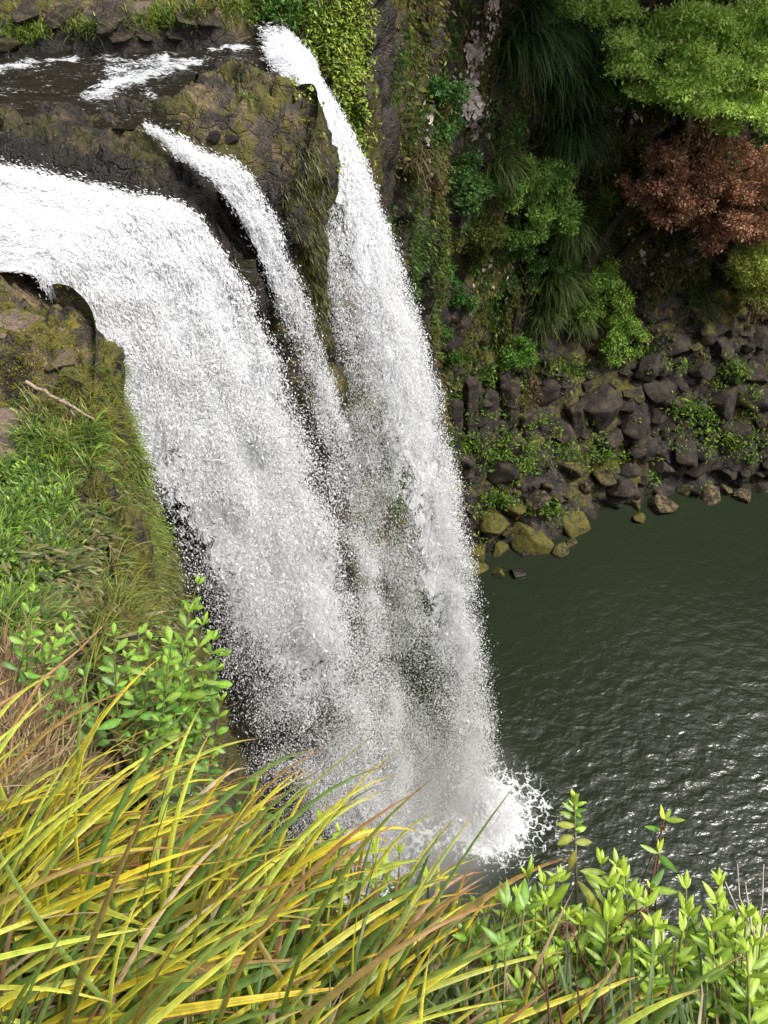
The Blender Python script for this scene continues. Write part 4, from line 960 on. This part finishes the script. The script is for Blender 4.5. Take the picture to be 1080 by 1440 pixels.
#stone(130, 455, 34, (.2, .2, .4), 'flat brown rock along the brink of the near cliff', 28, (1.2, 1.1, .35), lift=-.1)
stone(20, 455, 36, (.4, .1, .5), 'mossy brown rock at the left edge below the flat one', 29, (1.2, .9, .5), lift=-.1)
stone(88, 505, 24, (.35, .1, .5), 'rough brown rock just above the fallen stick', 30, (1.2, .9, .5), lift=-.1)
stone(20, 800, 26, (.1, .3, .1), 'grey rock showing through the grass at the left edge', 31, (1.1, .9, .6), mat=BOULD)
stone(200, 15, 22, (.1, .1, .5), 'brown rock poking out of the far river bank', 32, (1.3, .9, .6))
stone(260, 28, 18, (.2, .1, .1), 'dark rock beside the brown one on the far river bank', 33, (1.3, .9, .6), mat=BOULD)
q9 = np.random.default_rng(12)
for k, (u, v, rp, w) in enumerate(((95, 22, 26, 'broad brown rock'), (150, 30, 20, 'rounded brown rock'), (40, 15, 24, 'brown rock'), (10, 62, 18, 'moss-topped rock'), (165, 52, 16, 'dark angular rock'), (205, 48, 13, 'small dark rock'), (300, 30, 17, 'grey brown rock'), (250, 52, 12, 'flat dark rock'))):
    stone(u, v, rp, (.5 if 'moss' in w else .15, .2, .35), w+' on the far river bank, '+('by the left edge' if u < 60 else 'above the left riffle' if u < 130 else 'above the widest riffle' if u < 230 else 'above the dark pool of the river'), 60+k, (1.4, .9, .55), mat=ROCK)
stone(438, 15, 9, (0, 0, 1), 'small pale stone on the far bank above the tall fall', 34, (1, .8, .6))
def stick(pts, r0, r1, label, col, lift=.05, name='stick', t=None):
    q = []
    for u, v in pts: p, n = surf(u, v, (1, 2)); q.append(p+nrm(CAM-p)*lift)
    q = np.array(q); t_ = np.linspace(0, 1, 12)[:, None]; Q = q[0]+(q[-1]-q[0])*t_
    o = put(name, tube(Q+.006*np.random.default_rng(3).normal(size=Q.shape), np.linspace(r0, r1, 12), 7, col), BARK, None, Q[0]); tag(o, label, 'stick')
stick([(36, 536), (132, 590)], .020, .011, 'long pale bleached stick lying across the mossy rocks', (.30, .235, .165), .32)
stick([(88, 560), (106, 586)], .017, .012, 'short grey stick lying under the long pale one', (.20, .18, .16), .27)

# ------------------------------------------------------------------ leafy shrubs close to the camera
def shoot_parts(top, base, r, n, L, W, cols, shape='leaf', tipcol=None, span=.75, stemcol=(.16, .17, .06), rs=.0035, droop=.5, whorl=3):
    top, base = np.array(top), np.array(base); t = np.linspace(0, 1, 10)[:, None]; mid = (top+base)/2+np.array([0, -.03, -.04])+r.normal(size=3)*.015
    Q = (1-t)**2*base+2*t*(1-t)*mid+t**2*top
    st = tube(Q, np.linspace(rs*1.6, rs*.6, 10), 5, stemcol)
    ax = nrm(Q[-1]-Q[-3]); a = nrm(np.cross(ax, [.2, .9, .3])); b = np.cross(ax, a)
    s = 1-span*(np.arange(n)//whorl*whorl/max(1, n-1))*np.linspace(.9, 1, n); s = np.clip(s, .05, 1)
    P = np.stack([np.interp(s, t[:, 0], Q[:, k]) for k in range(3)], 1)
    th = np.arange(n)*2*PI/whorl+(np.arange(n)//whorl)*1.05+r.normal(size=n)*.25+r.uniform(0, 6)
    open_ = np.clip(.45+np.arange(n)/n*1.6, 0, 1.35)
    T = ax*np.cos(open_)[:, None]+(a*np.cos(th)[:, None]+b*np.sin(th)[:, None])*np.sin(open_)[:, None]+r.normal(size=(n, 3))*.2
    c = pick(cols, n, r)*np.exp(r.normal(size=(n, 1))*.22)
    if tipcol is not None:
        k = np.clip(1-np.arange(n)/max(3, n*.45), 0, 1)[:, None]; c = c*(1-k)+np.array(tipcol)*k
    Lr = L*np.exp(r.normal(size=n)*.25)*np.clip(.62+np.arange(n)/n*1.2, 0, 1)
    lf = ribbons(P, T, Lr, Lr*W/L*r.uniform(.8, 1.2, n), droop*r.uniform(.1, 2.2, n), 5, shape, .32, 2, (c*.9, c), int(r.integers(1e6)), down=DOWN)
    return st, lf
def leaf_shrub(label, shoots, cols, tipcol, L, W, shape, seed, nl, off, name='leafy_shrub', cat='shrub', stemcol=(.16, .17, .06), root=None, rs=.0035, whorl=3, droop=.5, span=.75):
    r = np.random.default_rng(seed); S, Lf = [], []; tops = []
    for (u, v, t) in shoots:
        top = at_d(u, v, t); base = top+np.array(off)*r.uniform(.8, 1.25)+r.normal(size=3)*.03; tops.append(top)
        if root is not None: base = base*.65+np.array(root)*.35
        a, b = shoot_parts(top, base, r, int(nl*r.uniform(.75, 1.3)), L*r.uniform(.85, 1.15), W, cols, shape, tipcol, span, stemcol, rs, droop, whorl); S.append(a); Lf.append(b)
        if root is not None: S.append(tube(np.linspace(base, root, 5), rs*1.8, 5, stemcol))
    c = np.array(root) if root is not None else np.mean(tops, 0)+np.array(off)
    e = empty(name, c); tag(e, label, cat)
    put('stems', join(S), BARK, e, c); put('foliage', join(Lf), LEAF, e, c); return e
SG = [(.10, .23, .03), (.15, .30, .035), (.07, .16, .022), (.20, .32, .04)]
SGD = [(.05, .12, .02), (.08, .18, .03), (.04, .09, .018)]
TIP = (.34, .46, .045)
r = np.random.default_rng(17)
jit = lambda l, t, s=.12: [(u, v, t+r.normal()*s) for u, v in l]
leaf_shrub('leafy green shrub growing against the main fall, its top leaves brightest', jit([(277, 822), (266, 862), (300, 900), (285, 880), (240, 905), (310, 922), (262, 925), (250, 950), (310, 985), (268, 968), (235, 935), (295, 945)], 3.2), SG, (.24, .40, .045), .062, .024, 'obov', 3, 20, (-.08, -.22, -.40), root=(-.95, 1.35, 25.6))
leaf_shrub('leafy shrub with upright shoots in front of the mossy side of the near cliff', jit([(160, 893), (195, 893), (178, 925), (212, 900), (222, 930), (160, 945), (150, 965), (190, 965), (205, 985), (175, 1000), (225, 1015), (208, 1040)], 3.1), SG, (.22, .38, .045), .060, .023, 'obov', 4, 20, (-.05, -.22, -.40), root=(-1.05, 1.3, 25.7))
leaf_shrub('leafy shrub at the left edge beside the tan dead grass', jit([(48, 832), (92, 873), (80, 890), (50, 925), (45, 870), (60, 905), (38, 900)], 3.3), SG, (.24, .40, .045), .058, .023, 'obov', 5, 17, (-.05, -.22, -.35), root=(-1.6, 1.6, 26.0))
leaf_shrub('low dark-leaved shrub between the tan dead grass and the taller shoots', jit([(118, 950), (112, 985), (70, 1000), (128, 1020), (68, 1035), (100, 1060), (88, 960), (140, 985), (175, 1065), (150, 1050), (200, 1075)], 2.95), SGD+SG[:1], (.16, .32, .05), .066, .028, 'obov', 6, 16, (-.02, -.2, -.3), root=(-1.1, 1.1, 26.0))
leaf_shrub('small dark shrub in the shade beside the foot of the main fall', jit([(292, 1085), (300, 1105), (270, 1100), (330, 1145), (345, 1160), (357, 1105), (315, 1165), (250, 1080), (365, 1150)], 2.7), SGD, (.12, .27, .05), .058, .026, 'obov', 7, 9, (-.02, -.2, -.3), root=(-.6, .75, 26.2))
leaf_shrub('narrow-leaved seedlings just above the tips of the yellow grass', jit([(455, 1160), (478, 1170), (432, 1195), (512, 1180), (525, 1195), (562, 1200), (500, 1215), (470, 1195), (600, 1235), (452, 1240), (540, 1225)], 2.3, .08), SG, TIP, .052, .015, 'leaf', 8, 11, (-.02, -.22, -.30), root=(-.1, .45, 26.5))
NL = SG+[(.26, .36, .05)]
def fan(us, vs, n, seed):
    q = np.random.default_rng(seed); out = []
    for _ in range(n): out.append((q.uniform(*us), q.uniform(*vs), q.uniform(1.65, 2.05)))
    return out
leaf_shrub('bright narrow-leaved shrub between the grass tips and the spindly plant', [(742, 1235, 1.9), (765, 1245, 1.85), (790, 1240, 1.9), (728, 1262, 1.85), (706, 1268, 1.9), (680, 1285, 1.9), (770, 1275, 1.8), (800, 1290, 1.8), (815, 1300, 1.8), (640, 1290, 2.0), (655, 1320, 1.9)]+fan((690, 830), (1270, 1360), 12, 1), NL, TIP, .056, .0135, 'leaf', 11, 30, (-.03, -.32, -.34), root=(.40, .10, 26.75), whorl=5)
leaf_shrub('broad-leaved bright shrub right of the spindly plant', [(845, 1215, 1.9), (868, 1218, 1.9), (880, 1232, 1.85), (858, 1248, 1.8), (895, 1265, 1.8), (910, 1275, 1.8), (965, 1250, 1.8), (968, 1290, 1.8), (930, 1310, 1.75), (960, 1310, 1.75)]+fan((830, 960), (1290, 1420), 18, 2), NL, TIP, .056, .0155, 'leaf', 12, 28, (-.0, -.32, -.34), root=(.55, .08, 26.75), whorl=4)
leaf_shrub('dense yellow-green shrub at the right edge in front of the pool', [(1012, 1245, 1.85), (1008, 1270, 1.8), (1020, 1285, 1.8), (1050, 1290, 1.75), (1072, 1300, 1.75), (1060, 1330, 1.7), (1035, 1310, 1.75), (1000, 1310, 1.75)]+fan((960, 1090), (1300, 1430), 24, 3), NL, TIP, .055, .0145, 'leaf', 13, 30, (.03, -.32, -.34), root=(.75, .05, 26.75), whorl=4)
leaf_shrub('low green shrub filling the bottom right corner', fan((850, 1095), (1370, 1500), 34, 4)+fan((640, 860), (1385, 1500), 16, 5), NL+SGD, (.24, .36, .05), .054, .0145, 'leaf', 14, 24, (.02, -.25, -.28), root=(.6, -.02, 26.8), whorl=4)
leaf_shrub('darker leaves half hidden behind the yellow grass at the bottom middle', fan((540, 760), (1270, 1420), 18, 6), SGD+SG[:2], (.2, .34, .05), .05, .014, 'leaf', 15, 16, (.0, -.25, -.28), root=(.15, .1, 26.7), whorl=4)
# two spindly plants standing above the others
e = leaf_shrub('single tall spindly stem topped by a bright leaf tuft, against the pool', [(808, 1125, 1.95)], SG, (.45, .58, .06), .034, .012, 'leaf', 16, 26, (0, -.42, -.40), name='spindly_plant', cat='plant', stemcol=(.18, .16, .10), rs=.004, whorl=5, span=.12)
q = np.random.default_rng(4); pts = [at_d(u, v, t) for u, v, t in ((808, 1162, 1.93), (806, 1175, 1.92), (809, 1185, 1.91), (812, 1238, 1.86), (815, 1225, 1.87), (809, 1195, 1.9))]
dirs = [(-.9, .15, .1), (-.7, -.3, -.1), (.8, .1, 0), (.5, -.5, -.3), (.9, .0, 0), (-.2, -.6, -.5)]; c = np.array([(.28, .30, .05), (.30, .33, .05), (.24, .27, .05), (.26, .28, .04), (.22, .27, .05), (.27, .25, .05)])
put('leaf', ribbons(np.array(pts), np.array(dirs, float), np.array([.045, .045, .045, .105, .07, .06]), np.array([.018, .02, .018, .02, .016, .016]), .8, 6, 'leaf', .2, 2, (c, c), 3), BLADE, e, np.array(e.location))
e = leaf_shrub('thin reddish stem carrying star-shaped yellow-green leaf whorls, right of the spindly plant', [(934, 1152, 1.9), (926, 1200, 1.86), (915, 1250, 1.83)], SG, (.46, .58, .06), .048, .013, 'leaf', 18, 4, (-.03, -.34, -.34), name='spindly_plant', cat='plant', stemcol=(.16, .07, .05), rs=.0028, whorl=4, span=.05, droop=.1)
# dry stems and twigs
def twig(label, lines, rad, col, name='dry_stem', cat='dry stem'):
    P = [tube(np.array([at_d(*p) for p in ln]), np.linspace(rad, rad*.4, len(ln)), 5, col) for ln in lines]; b = at_d(*lines[0][0])
    o = put(name, join(P), BARK, None, b); tag(o, label, cat); return o
twig('bare grey branching twigs at the right edge above the shrubs', [[(1068, 1400, 1.75), (1062, 1320, 1.85), (1040, 1262, 1.9), (1037, 1215, 1.95)], [(1062, 1320, 1.85), (1072, 1270, 1.9), (1074, 1215, 1.95)], [(1058, 1310, 1.86), (1048, 1240, 1.92)], [(1040, 1285, 1.88), (1012, 1262, 1.9)], [(1066, 1345, 1.8), (1090, 1250, 1.9)], [(1045, 1300, 1.87), (1020, 1240, 1.9)]], .0032, (.34, .30, .25))
twig('dark red dry stems standing among the shrubs under the round seed head', [[(850, 1440, 1.6), (846, 1390, 1.7), (858, 1330, 1.75), (885, 1285, 1.8)], [(846, 1390, 1.7), (820, 1350, 1.75), (810, 1320, 1.8)], [(858, 1330, 1.75), (868, 1300, 1.8), (905, 1275, 1.8)], [(790, 1440, 1.6), (780, 1370, 1.7), (770, 1330, 1.75)], [(930, 1440, 1.6), (945, 1380, 1.7), (950, 1330, 1.75)]], .003, (.10, .035, .028))
twig('dark dry stalks leaning out of the yellow grass at the bottom', [[(775, 1460, 1.55), (768, 1380, 1.65), (760, 1310, 1.75)], [(820, 1450, 1.55), (812, 1390, 1.65), (800, 1340, 1.72)], [(768, 1395, 1.62), (740, 1350, 1.7)]], .003, (.09, .045, .03))
twig('long dead stalk reaching from the left edge over the leafy shrub', [[(-40, 1015, 2.4), (60, 955, 2.6), (110, 915, 2.75), (143, 882, 2.85)], [(60, 955, 2.6), (20, 1020, 2.55), (10, 1090, 2.5)], [(62, 950, 2.6), (30, 1000, 2.55)]], .006, (.30, .17, .09))
for (u, v, t, rr, lab) in ((798, 1308, 1.78, .016, 'round brown seed head on a thin stalk among the right shrubs'), (905, 1285, 1.78, .010, 'small dry seed head right of the round one'), (932, 1165, 1.88, .006, 'tiny red-brown bud under the topmost leaf whorl')):
    c = at_d(u, v, t); n = 500; q = np.random.default_rng(int(u)); d = nrm(q.normal(size=(n, 3))); col = pick([(.20, .10, .07), (.32, .20, .14), (.12, .06, .04)], n, q)
    s = tube(np.linspace(c+np.array([0, -.05, -.25]), c, 6), .0018, 5, (.15, .09, .05))
    lf = ribbons(c+d*rr*.3, d, np.full(n, rr*.9), np.full(n, rr*.2), .3, 2, 'blade', .2, 1, (col*.6, col), 3)
    o = put('seed_head', join([s, lf]), BARK, None, c); tag(o, lab, 'seed head')
print('shrubs', time.time()-T0)

# ------------------------------------------------------------------ yellow-edged tussocks under the camera
YE = [(.76, .66, .05), (.82, .72, .08), (.66, .66, .09), (.76, .56, .03), (.58, .66, .10)]
def tussock(label, root, n, aim, seed, L=(.75, 1.25), W=.0145, dead=.09, green=.25, sp=.55, up=(.55, 1.1), bend=(1.1, 2.1)):
    r = np.random.default_rng(seed); root = np.array(root); P = root+r.normal(size=(n, 3))*np.array([.09, .07, .02])
    T = np.array(aim)[None]*1.0+r.normal(size=(n, 3))*np.array([sp, sp*.55, .1]); T[:, 2] = r.uniform(*up, n)
    k = r.random(n); isd = k < dead; isg = (k > 1-green)
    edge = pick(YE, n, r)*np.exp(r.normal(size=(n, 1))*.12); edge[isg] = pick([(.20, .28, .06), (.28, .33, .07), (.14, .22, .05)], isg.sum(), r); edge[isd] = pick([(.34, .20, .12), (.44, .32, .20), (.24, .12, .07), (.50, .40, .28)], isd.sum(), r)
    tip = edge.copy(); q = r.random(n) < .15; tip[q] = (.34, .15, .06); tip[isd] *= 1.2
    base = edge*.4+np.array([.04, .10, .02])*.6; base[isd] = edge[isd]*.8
    mid = np.where(isd[:, None], edge*.7, np.array([[.07, .14, .025]])*np.exp(r.normal(size=(n, 1))*.2)); mixv = r.uniform(.35, 1.0, n); mixv[isd] = .5
    parts = []
    for dd in (0, 1):
        s = isd == bool(dd); m = s.sum()
        if m == 0: continue
        Lb = r.uniform(*L, m)*(.9 if dd else 1); Wb = W*r.uniform(.65, 1.25, m)*(.7 if dd else 1)
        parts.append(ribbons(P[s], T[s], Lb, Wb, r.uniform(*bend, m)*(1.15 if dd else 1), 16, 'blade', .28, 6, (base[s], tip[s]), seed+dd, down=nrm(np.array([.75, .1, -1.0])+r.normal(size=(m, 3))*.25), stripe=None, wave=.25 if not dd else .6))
        # stripes across: green midband with thin pale lines
        V, F, C = parts[-1]; C = C.reshape(m, 17, 7, 3); mm = mid[s][:, None, None, :]; mv = mixv[s][:, None, None, None]; tt = np.linspace(0, 1, 17)[None, :, None, None]
        pat = np.array([0, .25, 1, .55, 1, .25, 0])[None, None, :, None]; k2 = mv*pat*(1-.6*tt); C = C*(1-k2)+mm*k2
        tipk = sstep(.86, 1.0, tt)*.8; C = C*(1-tipk)+np.array([.36, .17, .07])*tipk
        parts[-1] = (V, F, C.reshape(-1, 3))
    o = put('grass_tussock', join(parts), BLADE, None, root); tag(o, label, 'grass tussock', 'yellow-edged tussocks below the lookout'); return o
TU = [((-1.30, .45, 27.0), 100, (.45, .50, 0), 'leftmost yellow tussock, its blades reaching up past the tan dead grass'),
      ((-1.05, .22, 27.0), 130, (.50, .55, 0), 'large yellow tussock at the left edge with the widest arching blades'),
      ((-.78, .45, 26.95), 130, (.45, .50, 0), 'yellow tussock whose tips cross the leafy shrub'),
      ((-.72, .08, 27.0), 130, (.50, .55, 0), 'green-bladed tussock in the bottom left corner'),
      ((-.45, .32, 26.9), 140, (.50, .50, 0), 'yellow tussock with brown dead blades in the middle of the grass'),
      ((-.35, .05, 26.95), 130, (.50, .50, 0), 'tussock at the bottom edge with dark green inner blades'),
      ((-.16, .18, 26.8), 130, (.42, .42, 0), 'tussock whose tips stand against the grey mist'),
      ((-.02, .02, 26.9), 120, (.45, .45, 0), 'tussock at the middle of the bottom edge'),
      ((.17, .10, 26.85), 60, (.40, .38, 0), 'rightmost yellow tussock, leaning over the green shrubs'),
      ((.30, .0, 26.85), 60, (.42, .38, 0), 'low tussock whose outermost blades cross in front of the green shrubs'),
      ((-1.45, .10, 27.1), 90, (.60, .35, 0), 'tussock out of the left edge sending long blades across')]
for i, (p, n, aim, lab) in enumerate(TU):
    tussock(lab, p, n, aim, 900+i, green=.45 if 'green' in lab else .15, L=((.34, .68) if p[1] > .3 else (.36, .66) if p[0] > .1 else (.5, .95)) if p[0] < -.2 or p[0] > .1 else (.38, .66), W=.0162, up=(.28, .80), bend=(.7, 2.3))
# dead thatch and short dark blades underneath
r = np.random.default_rng(66); n = 5200
x = r.uniform(-1.7, .75, n); y = r.uniform(-.15, .75, n)*np.clip(1.1-.35*(x+1), .45, 1.3)*.8
P = np.stack([x, y, HT(x, y)-.03], 1); ins = inside(x, y+.05); P = P[ins]; n = len(P)
c = pick([(.07, .11, .03), (.10, .16, .04), (.30, .20, .12), (.20, .12, .07), (.16, .20, .05), (.45, .36, .26)], n, r, p=[.25, .25, .15, .12, .15, .08])
T = np.array([.45, .45, 0])+r.normal(size=(n, 3))*.45; T[:, 2] = r.uniform(.2, .8, n)
o = put('thatch', ribbons(P, T, r.uniform(.15, .42, n), r.uniform(.006, .013, n), r.uniform(1, 2.4, n), 7, 'blade', .3, 2, (c*.7, c), 5, wave=.5), BLADE, None, (-.5, .2, 27), 'stuff'); tag(o, 'short dark and dead blades matted under the yellow tussocks', 'grass')
print('tussocks', time.time()-T0)
# ------------------------------------------------------------------ light
SUN = nrm(np.array([.50, -.10, .86]))
w = bpy.data.worlds.new('World'); scene.world = w; w.use_nodes = True
nt = w.node_tree; bg = nt.nodes['Background']
sky = nt.nodes.new('ShaderNodeTexSky'); sky.sky_type = 'NISHITA'; sky.sun_disc = False
sky.sun_elevation = math.asin(SUN[2]); sky.sun_rotation = math.atan2(SUN[0], SUN[1])
sky.air_density = 1.0; sky.dust_density = 5.0; sky.ozone_density = .6
hs = nt.nodes.new('ShaderNodeHueSaturation'); hs.inputs['Saturation'].default_value = .35
nt.links.new(sky.outputs[0], hs.inputs['Color']); nt.links.new(hs.outputs[0], bg.inputs[0])
bg.inputs[1].default_value = .15
ld = bpy.data.lights.new('sun', 'SUN'); ld.energy = 2.1; ld.angle = R_(9); ld.color = (1, .95, .88)
so = bpy.data.objects.new('sun', ld); COL.objects.link(so)
from mathutils import Vector
so.rotation_euler = Vector(SUN).to_track_quat('Z', 'Y').to_euler(); so.location = (-10, 5, 60)
scene.view_settings.view_transform = 'Standard'; scene.view_settings.look = 'None'; scene.view_settings.gamma = 1
scene.view_settings.exposure = .82
scene.cycles.max_bounces = 9; scene.cycles.diffuse_bounces = 7; scene.cycles.volume_bounces = 1; scene.cycles.transparent_max_bounces = 12
print('done', time.time()-T0)
